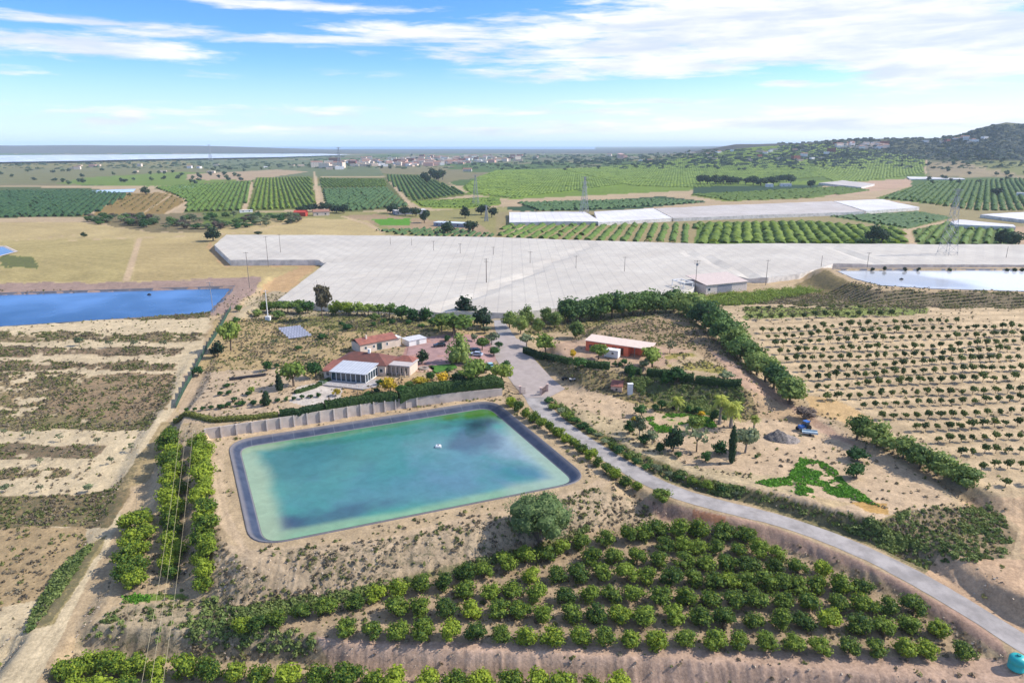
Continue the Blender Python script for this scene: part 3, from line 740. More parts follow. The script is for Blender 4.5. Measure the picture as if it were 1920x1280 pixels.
def water_mat(name, colr=None, attr=None, rough=.06, bumpd=.02, spec=.5, scale=.8, ior=1.33):
    m_ = bpy.data.materials.new(name); m_.use_nodes = True; t = NT(m_.node_tree); b = t.n['Principled BSDF']
    g = t.new('ShaderNodeNewGeometry').outputs['Position']
    if attr:
        a = t.new('ShaderNodeAttribute'); a.attribute_name = attr
        n = t.noise(g, .35, 6, .65, .5); sc_ = t.new('ShaderNodeVectorMath', operation='SCALE')
        t.l.new(a.outputs['Color'], sc_.inputs[0]); t.l.new(t.ss(n, .3, .7, .9, 1.08), sc_.inputs['Scale']); t.l.new(sc_.outputs[0], b.inputs['Base Color'])
    else:
        n = t.noise(g, .016, 3, .5)
        t.l.new(t.mix(t.ss(n, .40, .60), (*[c*.65 for c in colr], 1), (*[min(.7, c*1.35+.03) for c in colr], 1)), b.inputs['Base Color'])
    b.inputs['Roughness'].default_value = rough; b.inputs['IOR'].default_value = ior; b.inputs['Specular IOR Level'].default_value = spec
    bp = t.new('ShaderNodeBump'); bp.inputs['Strength'].default_value = .35; bp.inputs['Distance'].default_value = bumpd
    t.l.new(t.noise(g, scale, 4, .6), bp.inputs['Height']); t.l.new(bp.outputs[0], b.inputs['Normal'])
    return m_
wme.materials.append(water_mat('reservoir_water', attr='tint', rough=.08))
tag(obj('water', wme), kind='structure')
def flat_poly(name, pg, z, material):
    o = obj(name, mesh_np(name, [(p[0], p[1], z) for p in pg], [tuple(range(len(pg)))], material))
    if o.data.polygons[0].normal.z < 0: o.data.flip_normals()
    return o
lb = resample(LEFTB, 6); rb = resample(RIGHTB, 6); sb = resample(SMALLB, 5)
PLAST = mat('grey_membrane', (.10,.10,.115), rough=.5, scale=.3)
tag(rings('pond_liner', [(inset(lb, -.6), 1.5), (lb, 1.72), (inset(lb, 5.0), -.5)], PLAST), 'dark liner edging the wide blue pond on the left', 'pond liner')
tag(rings('pond_liner', [(inset(rb, -.6), 5.4), (rb, 5.62), (inset(rb, 5.0), 3.4)], PLAST), 'dark liner edging the pale silvery pond on the right', 'pond liner')
tag(rings('pond_liner', [(inset(sb, -1.2), .35), (sb, .5), (inset(sb, 2.5), -.5)], mat('pale_liner', (.5,.42,.36))), 'pale sandy liner rim of the small blue pond at far left', 'pond liner')
tag(flat_poly('water', inset(lb, 1.9), .9, water_mat('pond_water_blue', (.05,.12,.26), rough=.12, scale=.25, bumpd=.03)), kind='structure')
tag(flat_poly('water', inset(rb, 1.6), 4.9, water_mat('pond_water_pale', (.50,.49,.48), rough=.1, scale=.25, bumpd=.02, spec=.7)), kind='structure')
tag(flat_poly('water', inset(sb, .8), .1, water_mat('pond_water_small', (.06,.16,.36), rough=.1, scale=.3)), kind='structure')
SALT = water_mat('salt_lake_water', (.62,.60,.62), rough=.25, scale=.01, bumpd=.1)
lake = np.array([P(-900,305,5),P(0,304.5,5),P(160,302,5),P(260,299.5,5),P(400,297,5),P(520,295,5),P(660,290.5,5),P(600,288.6,5),P(400,289,5),P(200,290.5,5),P(0,291.5,5),P(-900,292,5)])
tag(flat_poly('salt_lake', lake, 6.0, SALT), kind='structure')
tag(flat_poly('sea', np.array([(-40000,10500),(40000,10500),(40000,32000),(-40000,32000)], float), 7.0, water_mat('sea_water', (.07,.15,.24), rough=.3, scale=.002, bumpd=1)), kind='structure')
for pts, nm in [([(168,357),(255,354),(250,360),(180,362)], 'far_pond'), ([(305,350.5),(365,348),(362,352),(310,353)], 'far_pond')]:
    tag(flat_poly('water', poly(pts, .8), .8, water_mat(nm, (.30,.36,.42), rough=.15)), kind='structure')

# ------------------------------------------------------------------ netting
def net_mat(name, c1, c2, cell=6.0, ang=0.0):
    m_ = bpy.data.materials.new(name); m_.use_nodes = True; t = NT(m_.node_tree); b = t.n['Principled BSDF']
    g = t.new('ShaderNodeNewGeometry').outputs['Position']
    mp = t.new('ShaderNodeMapping'); mp.inputs['Rotation'].default_value = (0, 0, ang); t.l.new(g, mp.inputs[0])
    s_ = t.new('ShaderNodeSeparateXYZ'); t.l.new(mp.outputs[0], s_.inputs[0])
    def line(c, cell, wdt): return t.ss(t.m('ABSOLUTE', t.m('SUBTRACT', t.m('FRACT', t.m('DIVIDE', c, cell)), .5)), .5-wdt, .5)
    l1 = line(s_.outputs[0], cell, .07); l2 = line(s_.outputs[1], cell*.5, .14); l3 = line(s_.outputs[1], cell*7, .012)
    n = t.noise(g, .03, 5, .65); n2 = t.noise(g, .25, 4, .6)
    c = t.mix(t.ss(n, .3, .7), (*c2, 1), (*c1, 1)); c = t.mix(t.ss(n2, .35, .75, 0, .5), c, (*[x*.9 for x in c2], 1))
    ln_ = t.m('MULTIPLY', t.m('MAXIMUM', t.m('MAXIMUM', l1, l2), l3), .28)
    c = t.mix(ln_, c, (.16,.14,.13, 1)); t.l.new(c, b.inputs['Base Color'])
    b.inputs['Roughness'].default_value = .7; b.inputs['Specular IOR Level'].default_value = .2
    return m_
NETC = net_mat('shade_net', C(238,228,210,.64), C(222,211,194,.62))
def net(name, pts, zr, label, material, cell=(6, 9), valley=(), sag=.14, eave=.25):
    if zr > 3.5: zr = 3.2
    pg = poly(pts, zr); lo = pg.min(0); hi = pg.max(0)
    bm = bmesh.new(); bm.faces.new([bm.verts.new((p[0], p[1], 0)) for p in pg])
    for ax, st in ((0, cell[0]), (1, cell[1])):
        x = math.ceil(lo[ax]/st)*st
        while x < hi[ax]:
            no = (1,0,0) if ax == 0 else (0,1,0); co = (x,0,0) if ax == 0 else (0,x,0)
            bmesh.ops.bisect_plane(bm, geom=bm.verts[:]+bm.edges[:]+bm.faces[:], plane_co=co, plane_no=no); x += st
    for v in bm.verts:
        i = round(v.co.x/cell[0]); j = round(v.co.y/cell[1])
        z = zr+(sag if (i+j) % 2 == 0 else -sag)*.5+(float(fbm(np.array([v.co.x*.02]), np.array([v.co.y*.02]), 3, 2)[0])-.5)*1.2
        for a, b_, dp, wd in valley:
            e = b_-a; tt = max(0, min(1, ((v.co.x-a[0])*e[0]+(v.co.y-a[1])*e[1])/(e@e)))
            d = math.hypot(v.co.x-a[0]-e[0]*tt, v.co.y-a[1]-e[1]*tt); z -= dp*max(0, 1-d/wd)
        v.co.z = z
    bound = [e for e in bm.edges if e.is_boundary]; V = []; Fw = []
    for e in bound:
        a, b_ = e.verts; k = len(V)
        V += [a.co.copy()-Vector((0,0,.02)), b_.co.copy()-Vector((0,0,.02)), Vector((b_.co.x, b_.co.y, -.3)), Vector((a.co.x, a.co.y, -.3))]; Fw.append((k, k+1, k+2, k+3))
    me = bpy.data.meshes.new(name+'_roof'); bm.to_mesh(me); bm.free(); me.materials.append(material)
    if me.polygons[0].normal.z < 0: me.flip_normals()
    c = pg.mean(0); root = thing(name, label, 'shade netting', (c[0], c[1], 0))
    me.transform(__import__('mathutils').Matrix.Translation((-c[0], -c[1], 0)))
    obj('net_roof', me, root)
    V = [v-Vector((c[0], c[1], 0)) for v in V]
    obj('side_net', mesh_np('side_net', V, Fw, mat('side_net_cloth', C(242,234,222,.8), scale=.3)), root)
    return root
NETP = [(424,440),(700,441),(930,445),(1300,457),(1700,457),(2400,463),(2400,498),(1920,496),(1562,494),(1535,503),(1500,512),(1440,519),(1320,517),(1300,540),(1268,552),(1100,572),(960,589),(800,583),(700,577),(520,562),(612,492),(598,487),(432,488),(402,460)]
vls = [(P(1110,455,4), P(1000,505,4), .9, 6), (P(1000,505,4), P(820,580,4), 1.3, 5), (P(430,490,4), P(690,486,4), 1.2, 4), (P(610,510,4), P(1000,523,4), 1.0, 3), (P(1290,470,4), P(1420,520,4), 1.2, 4), (P(1560,460,4), P(1650,495,4), 1.2, 4)]
net('crop_netting', NETP, 3.3, 'vast cream white shade netting roof stretched across the middle of the valley', NETC, valley=vls)
NETW = net_mat('greenhouse_film', C(250,246,246,.72), C(228,222,220,.72), 8.0)
NETG = net_mat('dusty_film', C(232,222,212,.66), C(208,196,184,.66), 8.0)
net('crop_netting', [(955,398),(1096,397),(1128,415),(955,416)], 5, 'small white netted greenhouse, leftmost of the pale roofs above the striped grove', NETW, cell=(9, 9))
net('crop_netting', [(1114,397),(1225,390),(1260,409),(1122,417)], 5, 'bright white netted roof just right of the small greenhouse', NETW, cell=(9, 9))
net('crop_netting', [(1228,390),(1560,377),(1620,397),(1263,409)], 5, 'long dusty netted roof between the two bright white ones', NETG, cell=(9, 9))
net('crop_netting', [(1563,377),(1655,374),(1724,389),(1624,396)], 5, 'bright white netted roof at the right end of the long roofs', NETW, cell=(9, 9))
net('crop_netting', [(1782,416),(1800,412),(1900,421),(1905,425),(1790,421)], 4, 'narrow white netting strip by the right-hand lattice pylon', NETW, cell=(9, 9))
net('crop_netting', [(1838,402),(1920,398),(2200,405),(2200,415),(1920,412)], 4, 'white netting strip at the right edge above the green field', NETW, cell=(9, 9))
net('crop_netting', [(1535,343),(1580,338),(1640,345),(1615,351)], 4, 'pale netted patch beside bare pink field on the right', NETG, cell=(12, 12))
net('crop_netting', [(1650,313),(1730,316),(1728,319),(1655,317)], 4, 'thin white netted strip beside the upright dirt lane', NETW, cell=(14, 14))
net('crop_netting', [(1700,331),(1800,333),(1810,336),(1706,335)], 4, 'thin white netted strip below the tan field on the right', NETW, cell=(14, 14))
net('crop_netting', [(1520,302),(1610,303),(1615,306),(1530,305)], 5, 'long white greenhouse roof below the hillside village', NETW, cell=(25, 25))

# ------------------------------------------------------------------ foliage
def leaf_quads(Pn, Nn, sz, r_):
    """quads centred on Pn, facing roughly Nn"""
    n = len(Pn); Nn = Nn+r_.normal(0, .55, (n, 3)); Nn /= np.linalg.norm(Nn, axis=1)[:, None]+1e-9
    a = np.cross(Nn, r_.normal(0, 1, (n, 3))); a /= np.linalg.norm(a, axis=1)[:, None]+1e-9; b = np.cross(Nn, a)
    s = (sz*r_.uniform(.55, 1.4, n))[:, None]
    V = np.stack([Pn-a*s-b*s*.6, Pn+a*s*.8-b*s*.7, Pn+a*s+b*s*.6, Pn-a*s*.7+b*s*.8], 1).reshape(-1, 3)
    return V, np.arange(n*4).reshape(n, 4)
_ico = None
def ico():
    global _ico
    if _ico is None:
        bm = bmesh.new(); bmesh.ops.create_icosphere(bm, subdivisions=2, radius=1)
        _ico = (np.array([v.co[:] for v in bm.verts]), [tuple(v.index for v in f.verts) for f in bm.faces]); bm.free()
    return _ico
def crown(name, m_, n=380, lobes=9, ls=.06, seed=1, z0=.12, z1=1.0, lob=.5, core=.62, shape='round', rise=.0):
    """unit crown: 1 m wide, from z0 to z1 of a 1 m tall tree"""
    r_ = np.random.default_rng(seed); cz = (z0+z1)/2; hz = (z1-z0)/2
    L = []
    for i in range(lobes):
        d = r_.normal(0, 1, 3); d /= np.linalg.norm(d); d[2] = d[2]*.9-.08
        k = r_.uniform(.38, .66); lr = lob*r_.uniform(.75, 1.15)
        c = np.array([d[0]*k*.5, d[1]*k*.5, d[2]*k])
        if shape == 'cone': zz = (i+.5)/lobes*2-1; ra = .5*(1-(zz+1)/2)**.8+.06; an = r_.uniform(0, 6.28); c = np.array([math.cos(an)*ra*.5, math.sin(an)*ra*.5, zz*.85]); lr = ra*1.1+.12
        if shape == 'spire': zz = (i+.5)/lobes*2-1; ra = .5*(1-max(0, zz))**.6*(1 if zz > -.8 else .7); c = np.array([r_.normal(0, .05), r_.normal(0, .05), zz*.9]); lr = ra*.95+.08
        if shape == 'round' and z0 < .06: c[:2] *= 1.0-.25*c[2]
        if shape == 'umbrella': c = np.array([d[0]*.34, d[1]*.34, .1+r_.uniform(-.2, .35)]); lr = lob*.7
        L.append((c, lr))
    Vs = []; Fs = []; k = 0
    w_ = np.array([l[1]**2 for l in L]); pick = r_.choice(len(L), n, p=w_/w_.sum())
    C_ = np.array([L[i][0] for i in pick]); Rr = np.array([L[i][1] for i in pick])
    D = r_.normal(0, 1, (n, 3)); D /= np.linalg.norm(D, axis=1)[:, None]; D[:, 2] += .15
    Rr = Rr*r_.uniform(.72, 1.08, n)
    Pn = C_+D*np.stack([Rr*.56, Rr*.56, Rr], 1)
    Pn[:, 2] = cz+Pn[:, 2]*hz*.98
    V, F = leaf_quads(Pn, D, np.full(n, ls), r_)
    iv, jf = ico(); V2 = []; F2 = []
    for c, lr in L:
        q = iv*np.array([lr*.5*core, lr*.5*core, lr*core*hz])*(1+.25*(r_.random((len(iv), 1))-.5))+np.array([c[0], c[1], c[2]*hz+cz])
        b = sum(len(x) for x in V2); V2.append(q); F2 += [tuple(i+b for i in f) for f in jf]
    V2 = np.concatenate(V2); nf = len(V)
    Va = np.concatenate([V, V2]); Fa = [tuple(f) for f in F]+[tuple(i+nf for i in f) for f in F2]
    Va[:, 2] = np.maximum(Va[:, 2], .01)
    return mesh_np(name, Va, Fa, m_)
def trunk_mesh(name, m_, h=.5, r=.035, limbs=4, seed=1, lean=.03):
    r_ = random.Random(seed); mb = MB(); top = (r_.uniform(-lean, lean), r_.uniform(-lean, lean), h*.6)
    mb.tube([(0,0,-.03), (top[0]*.5, top[1]*.5, h*.3), top], [r*1.35, r, r*.8], 6)
    for i in range(limbs):
        a = 6.28*i/limbs+r_.uniform(-.4, .4); e = (top[0]+math.cos(a)*.22, top[1]+math.sin(a)*.22, h*1.15+r_.uniform(0, .12))
        mb.tube([top, ((top[0]+e[0])/2+.02, (top[1]+e[1])/2, (top[2]+e[2])/2-.02), e], [r*.7, r*.5, r*.22], 5)
    return mb.mesh(name, m_)
KIND = {}
def kind(name, m_, nvar=4, bark=BARK, th=.45, tr=.035, limbs=4, **kw):
    KIND[name] = ([crown(name+'_crown', m_, seed=hash2(i*7+len(name), i, 5).__hash__() % 9999+i if False else 31*i+len(name)*7, **kw) for i in range(nvar)],
                  [trunk_mesh(name+'_trunk', bark, th, tr, limbs, seed=i+3) for i in range(2)])
kind('citrus', L_CIT, 6, n=1000, ls=.034, lobes=14, lob=.46, z0=.0, th=.35)
kind('lush', L_CITL, 6, n=1000, ls=.036, lobes=14, lob=.46, z0=.0, th=.35)
kind('young', L_YNG, 6, n=170, ls=.075, lobes=7, lob=.52, z0=.26, th=.45, tr=.03, limbs=3)
kind('pine', L_PINE, 5, n=1000, ls=.034, lobes=18, lob=.42, z0=.05, th=.55, tr=.03)
kind('lightpine', L_PINEL, 4, n=1000, ls=.034, lobes=17, lob=.42, z0=.04, th=.5, tr=.03)
kind('olive', L_OLIVE, 3, n=320, ls=.05, lobes=9, lob=.42, z0=.25, th=.5, bark=BARKG)
kind('light', L_LIGHT, 5, n=360, ls=.055, lobes=10, lob=.45, z0=.18, th=.5)
kind('dark', L_DARK, 4, n=400, ls=.05, lobes=10, lob=.48, z0=.1, th=.5)
kind('green', L_DGRN, 4, n=320, ls=.06, lobes=9, lob=.5, z0=.05, th=.4)
kind('topiary', L_DGRN, 3, n=320, ls=.05, lobes=6, lob=.62, z0=.25, th=.45, tr=.04)
kind('yellow', L_YEL, 3, n=280, ls=.06, lobes=10, lob=.45, z0=.1, th=.5)
kind('brown', L_BRN, 1, n=500, ls=.035, lobes=12, lob=.5, z0=.02, th=.4)
kind('cone', L_PINEL, 2, n=520, ls=.04, lobes=14, shape='cone', z0=.05, th=.9, limbs=0)
kind('spire', L_DARK, 2, n=620, ls=.05, lobes=12, shape='spire', z0=.03, th=.8, limbs=0, core=.8)
kind('thin', L_OLIVE, 3, n=110, ls=.05, lobes=9, lob=.3, z0=.3, core=.0, th=.6, tr=.02, limbs=6)
kind('wispy', L_TAM, 1, n=5200, ls=.013, lobes=34, lob=.34, z0=.02, th=.5, core=.75)
kind('eucalypt', leaf_mat('grey_brown_leaf', (.10,.09,.05), (.24,.20,.12)), 1, n=520, ls=.05, lobes=16, lob=.3, z0=.2, core=.3, th=.8, tr=.02, limbs=5)
kind('far', L_FAR, 4, n=90, ls=.11, lobes=7, lob=.5, z0=.0, th=.3, limbs=0)
NAMES = dict(citrus='citrus_tree', lush='citrus_tree', young='orchard_tree', pine='pine_tree', lightpine='pine_tree', olive='olive_tree', light='tree', dark='dark_tree', green='shrub',
             topiary='clipped_tree', yellow='yellow_shrub', brown='brown_shrub', cone='conifer_tree', spire='cypress_tree', thin='bare_tree', wispy='tamarisk_tree', eucalypt='tall_tree', far='tree')
CATS = dict(citrus='citrus tree', lush='citrus tree', young='orchard tree', pine='pine tree', lightpine='pine tree', olive='olive tree', light='tree', dark='tree', green='shrub', topiary='tree', yellow='shrub',
            brown='shrub', cone='conifer', spire='cypress', thin='tree', wispy='tree', eucalypt='tree', far='tree')
_cnt = [0]
def plant(kd, p, w_, h_, label, group=None, name=None, cat=None):
    """one tree or shrub: Empty > crown, trunk"""
    cr, tr = KIND[kd]; _cnt[0] += 1; r_ = random.Random(_cnt[0]*13+5)
    o = thing(name or NAMES[kd], label, cat or CATS[kd], (p[0], p[1], p[2]-.05), r_.uniform(0, 6.28), group, (w_, w_*r_.uniform(.92, 1.08), h_))
    c = obj('crown', cr[r_.randrange(len(cr))], o); t_ = obj('trunk', tr[r_.randrange(len(tr))], o)
    return o
ORD = ['zeroth','first','second','third','fourth','fifth','sixth','seventh','eighth','ninth','tenth','eleventh','twelfth','thirteenth','fourteenth','fifteenth','sixteenth','seventeenth','eighteenth','nineteenth',
       'twentieth','twenty-first','twenty-second','twenty-third','twenty-fourth','twenty-fifth','twenty-sixth','twenty-seventh','twenty-eighth','twenty-ninth','thirtieth','thirty-first','thirty-second','thirty-third','thirty-fourth']
def row(kd, pts, wpx, h_ratio, fmt, group, jit=.12, from_='left', vbase=0, minw=None):
    ps = G_many([(u, v+vbase) for u, v in pts]); n = len(ps)
    for i, (p, (u, v)) in enumerate(zip(ps, pts)):
        r_ = random.Random(int(u*31+v*7)); s = sc_px(p); w_ = wpx*s*r_.uniform(1-jit, 1+jit)
        k = kd if isinstance(kd, str) else r_.choice(kd)
        plant(k, p, w_, w_*h_ratio*r_.uniform(.92, 1.08), fmt.format(ORD[i+1]), group)

# ---- foreground orchard, seven terraced rows; picture points are crown centres, base a little lower
FG = {
 'top': [(456,1165),(485,1162),(520,1154),(565,1141),(613,1131),(666,1122),(706,1107),(745,1098),(793,1088),(833,1087),(872,1070),(908,1065),(949,1050),(985,1038),(1023,1032),(1054,1020),(1090,1011),(1133,1004),(1177,996),(1205,991),(1232,987),(1273,989),(1309,991),(1354,993),(1395,997)],
 'second': [(1245,1014),(1279,1014),(1305,1018),(1339,1018),(1384,1023),(1422,1026),(1457,1029)],
 'third': [(1109,1038),(1150,1040),(1194,1040),(1237,1044),(1281,1046),(1322,1050),(1363,1050),(1405,1053),(1450,1055),(1495,1058),(1540,1060)],
 'fourth': [(876,1102),(920,1104),(959,1100),(997,1074),(1044,1073),(1086,1071),(1126,1070),(1175,1072),(1213,1074),(1258,1078),(1299,1080),(1338,1085),(1366,1083),(1398,1087),(1435,1089),(1468,1087),(1496,1093),(1530,1091),(1574,1093),(1619,1095)],
 'fifth': [(1007,1110),(1062,1112),(1107,1110),(1147,1108),(1190,1108),(1239,1113),(1286,1115),(1333,1117),(1378,1119),(1418,1123),(1467,1121),(1514,1123),(1570,1127),(1617,1130),(1659,1132),(1711,1134)],
 'sixth': [(745,1136),(789,1136),(836,1138),(884,1138),(935,1138),(975,1138),(1019,1146),(1070,1146),(1119,1147),(1164,1149),(1211,1151),(1264,1149),(1311,1151),(1356,1153),(1412,1159),(1463,1159),(1506,1159),(1551,1159),(1606,1164),(1655,1168),(1704,1168),(1756,1174)],
 'seventh': [(650,1172),(698,1178),(747,1177),(793,1179),(844,1182),(892,1182),(939,1184),(987,1189),(1034,1190),(1086,1189),(1133,1190),(1181,1194),(1230,1196),(1288,1192),(1339,1196),(1384,1196),(1435,1200),(1489,1202),(1536,1207),(1591,1207),(1642,1211),(1696,1211),(1736,1215),(1803,1217)],
}
for nm, pts in FG.items():
    row(['citrus','citrus','citrus','lush'], pts, {'top': 44, 'second': 40, 'third': 42, 'fourth': 45}.get(nm, 48), .78, '{} citrus tree from the left in the '+nm+' row of the foreground grove', 'citrus trees of the foreground grove', vbase=17)
row('lush', [(131,1254),(171,1240),(213,1239),(256,1240),(298,1246),(348,1251),(394,1252),(440,1255),(489,1260),(540,1261),(599,1262),(652,1264),(702,1267),(741,1270),(801,1273),(852,1274),(904,1275),(955,1275),(1007,1277),(1054,1279),(1106,1280),(1157,1282)],
    56, .82, '{} yellow-green citrus tree from the left in the row along the bottom edge', 'citrus trees along the bottom edge', vbase=20)
row('lush', [(140,1288),(190,1284),(240,1288),(290,1292)], 56, .8, '{} citrus tree from the left cut by the bottom-left edge', 'citrus trees cut by the frame', vbase=20)
col_ = 'citrus trees in three columns left of the reservoir'
row('lush', [(270,974),(250,985),(268,1000),(246,1014),(262,1030),(240,1048),(258,1062),(236,1078),(254,1090)], 50, .8, '{} citrus tree from the top of the short left column beside the track', col_, vbase=12)
row('lush', [(321,818),(316,834),(326,850),(319,867),(328,884),(318,902),(328,920),(318,938),(328,957),(319,976),(328,996),(318,1016),(327,1036),(317,1056),(324,1076)], 44, .85, '{} citrus tree from the top of the middle column left of the reservoir', col_, vbase=10)
row('lush', [(374,832),(384,848),(375,864),(386,882),(377,899),(388,917),(378,935),(390,953),(380,972),(393,991),(381,1010),(392,1029),(379,1048),(384,1072),(381,1095)], 47, .85, '{} citrus tree from the top of the column nearest the reservoir', col_, vbase=10)
row(['lush','citrus'], [(958,755),(972,766),(986,776),(1001,785),(1016,794),(1031,803),(1046,812),(1061,822),(1076,832),(1091,844),(1106,856),(1121,868),(1137,880),(1154,892),(1173,904),(1195,914)], 27, .85,
    '{} leafy bush from the gate between the reservoir and the road', 'bushes between the reservoir and the road', vbase=6)
plant('citrus', G(1240,938), 4.4, 2.8, 'lone round citrus bush at the roadside above the foreground grove')

# ---- young orchard on the right
YR = [((1406,595),(1672,590),14),((1431,620),(1793,602),23),((1441,632),(1912,611),30),((1453,646),(1915,625),28),((1462,662),(1918,642),28),((1474,676),(1906,657),26),((1502,693),(1909,673),24),((1516,709),(1915,691),23),
      ((1531,727),(1903,709),20),((1549,747),(1910,731),18),((1618,763),(1912,748),15),((1654,784),(1918,774),13),((1716,805),(1907,796),10),((1758,826),(1912,820),8),((1802,850),(1912,845),6),((1840,876),(1915,873),4),((1886,908),(1930,905),2)]
nY = len(YR)
for k, (a, b_, n) in enumerate(YR):
    pts = []
    for i in range(n):
        f_ = i/(n-1) if n > 1 else 0; r_ = random.Random(k*100+i)
        pts.append((a[0]+(b_[0]-a[0])*f_**1.02+r_.uniform(-1.2, 1.2), a[1]+(b_[1]-a[1])*f_+r_.uniform(-.6, .6)+1.5*math.sin(f_*6+k)))
    row('young', pts, 10.5+6*(k/16), 1.22, 'small young tree, {} from the left in the '+ORD[k+1]+' row of the right-hand orchard', 'young trees of the right-hand orchard', jit=.24, vbase=4)
row('young', [(1400,580+0),(1420,579),(1441,579),(1463,578),(1486,578),(1510,577),(1534,577),(1560,577),(1587,577),(1612,577)], 9, .9, 'tiny sapling, {} from the left at the back of the right-hand orchard', 'saplings behind the right-hand orchard', jit=.3, vbase=2)

# ---- tree belts
row('pine', [(1064,602),(1086,599),(1107,598),(1127,596),(1147,594),(1167,592),(1187,590),(1207,588),(1228,586),(1248,584),(1264,583)], 52, .98, '{} dark pine from the left in the belt below the netting', 'dark pines below the netting', vbase=2)
row('lightpine', [(976,624),(1010,624),(1040,613),(1079,632),(955,612),(990,606),(1022,604)], 32, 1.1, '{} light green bushy pine near the top of the lane', 'light pines near the top of the lane', vbase=2)
row(['lightpine','pine'], [(1288,590),(1306,600),(1322,612),(1340,626),(1356,641),(1372,655),(1388,669),(1403,684),(1419,699),(1435,713),(1450,726),(1466,739),(1480,750)], 66, .82,
    '{} tree from the top of the dense diagonal belt beside the young orchard', 'diagonal tree belt beside the young orchard', vbase=3)
row('lightpine', [(1606,818),(1652,832),(1692,855),(1725,872),(1756,884),(1786,897),(1812,912)], 60, .80, '{} feathery tree from the left in the lower belt by the young orchard', 'lower feathery tree belt', vbase=5)
plant('brown', G(1508,784), 6.4, 3.8, 'dark brown dead-looking shrub at the end of the diagonal belt')
p = G(1010,1012); plant('wispy', p, 138*sc_px(p), 112*sc_px(p), 'huge wispy grey-green tamarisk leaning over the reservoir bank')

def one(kd, u, v, wpx, hpx, label, **kw):
    p = G(u, v); s = sc_px(p); return plant(kd, p, wpx*s*1.22, hpx*s*1.12, label, **kw)
# ---- around the villa
one('eucalypt', 605,598, 36,64, 'tall brownish feathery tree standing above the solar panels')
row(['light','green','lush'], [(500,586),(520,586),(540,586),(560,587),(578,588),(630,588),(650,589),(670,590),(690,591),(710,592),(730,593)], 32, .85, '{} dark green bush from the left in the long hedge row below the netting', 'hedge row below the netting')
row('green', [(754,599),(776,601),(799,600)], 28, .95, '{} round green bush from the left right of the hedge row gap', 'round bushes right of the gap')
row('lightpine', [(565,589),(703,601)], 22, .9, '{} pale round bush in front of the hedge row', 'pale bushes before the hedge row')
one('dark', 873,596, 38,38, 'round dark green tree touching the near edge of the netting')
one('dark', 907,616, 42,38, 'darkest round tree, top of the red driveway')
one('light', 852,626, 66,44, 'broad light green tree at the head of the red driveway')
one('light', 828,620, 30,32, 'smaller light green tree left of the broad one above driveway')
one('olive', 922,646, 26,24, 'pale silvery olive tree beside the lane forecourt')
one('olive', 909,625, 20,14, 'low pale grey shrub below the darkest tree')
one('cone', 861,680, 36,54, 'conical pale conifer in the middle of the red driveway')
one('dark', 791,682, 24,26, 'round clipped dark tree on the red paving beside the villa')
one('light', 904,657, 24,24, 'round yellow-green bush above the parked cars')
one('green', 926,668, 18,18, 'small round bush beside the lane, below the olive')
one('green', 936,652, 14,12, 'tiny round bush right of the parked cars by the lane')
one('light', 895,722, 50,50, 'large yellow-green tree below the parked cars')
one('light', 941,718, 38,42, 'light green tree at the corner by the entrance gate')
one('light', 870,712, 22,20, 'small pale green tree left of the large yellow-green one')
one('yellow', 732,738, 27,32, 'bright yellow shrub in front of the villa terrace')
one('yellow', 788,724, 30,18, 'low orange-yellow shrub in the middle of the villa garden')
one('yellow', 829,722, 22,24, 'yellow shrub below the small lawn')
one('yellow', 630,742, 15,14, 'small yellow bush on the pale gravel')
one('dark', 866,730, 20,26, 'dark upright bush behind the hedge below the yellow-green tree')
one('green', 754,742, 22,22, 'green bush right of the bright yellow shrub')
one('green', 852,716, 18,18, 'green bush right of the yellow shrub below the lawn')
one('light', 551,724, 46,44, 'light green round tree in the dry garden left of villa')
one('spire', 525,732, 16,30, 'short dark conical tree beside the light green round tree')
one('spire', 499,760, 17,27, 'short dark cypress standing alone on the dry ground')
one('topiary', 592,708, 28,32, 'umbrella-shaped dark green tree left of the villa')
one('green', 500,695, 21,19, 'round green bush alone on the dry slope')
one('green', 605,636, 16,12, 'round bush right of the solar panels')
one('light', 472,738, 13,14, 'small light green tree at the left of the dry garden')
one('thin', 516,650, 16,18, 'thin bare tree left of solar panels')
one('thin', 575,668, 18,12, 'thin low shrub above the umbrella-shaped tree')
one('light', 433,657, 32,58, 'tall olive-coloured tree near the top of the green fence')
one('dark', 409,668, 24,28, 'dark round tree beside the green fence')
one('green', 372,704, 20,18, 'dark bush at the foot of the green fence')
one('lightpine', 449,584, 14,13, 'small bush at the top of the dirt track')
one('green', 444,604, 12,10, 'low bush near the top of the green fence')
one('lightpine', 520,597, 24,16, 'low olive bush right of the white pole base')
one('lightpine', 484,593, 18,14, 'low olive bush left of the white pole base')
rr = random.Random(4)
for i, (u, v) in enumerate([(452,760),(478,758),(465,742),(412,742),(440,752),(415,766),(520,690),(560,655),(640,612),(655,616),(700,612),(720,606),(735,607),(765,608),(790,614),(425,726),(430,740),(690,740),(705,735),(662,750),(680,752)]):
    one('green', u, v, 11, 9, '{} small green garden shrub counting from the left track towards the villa'.format(ORD[i+1]), group='small garden shrubs', name='small_shrub')
# row of small balls on top of the wall hedge
row('green', [(350+i*15.5, 772-i*1.9+(i > 8)*2) for i in range(17)], 11, .8, '{} small round shrub from the left in the line above the reservoir wall hedge', 'round shrubs above the wall hedge')
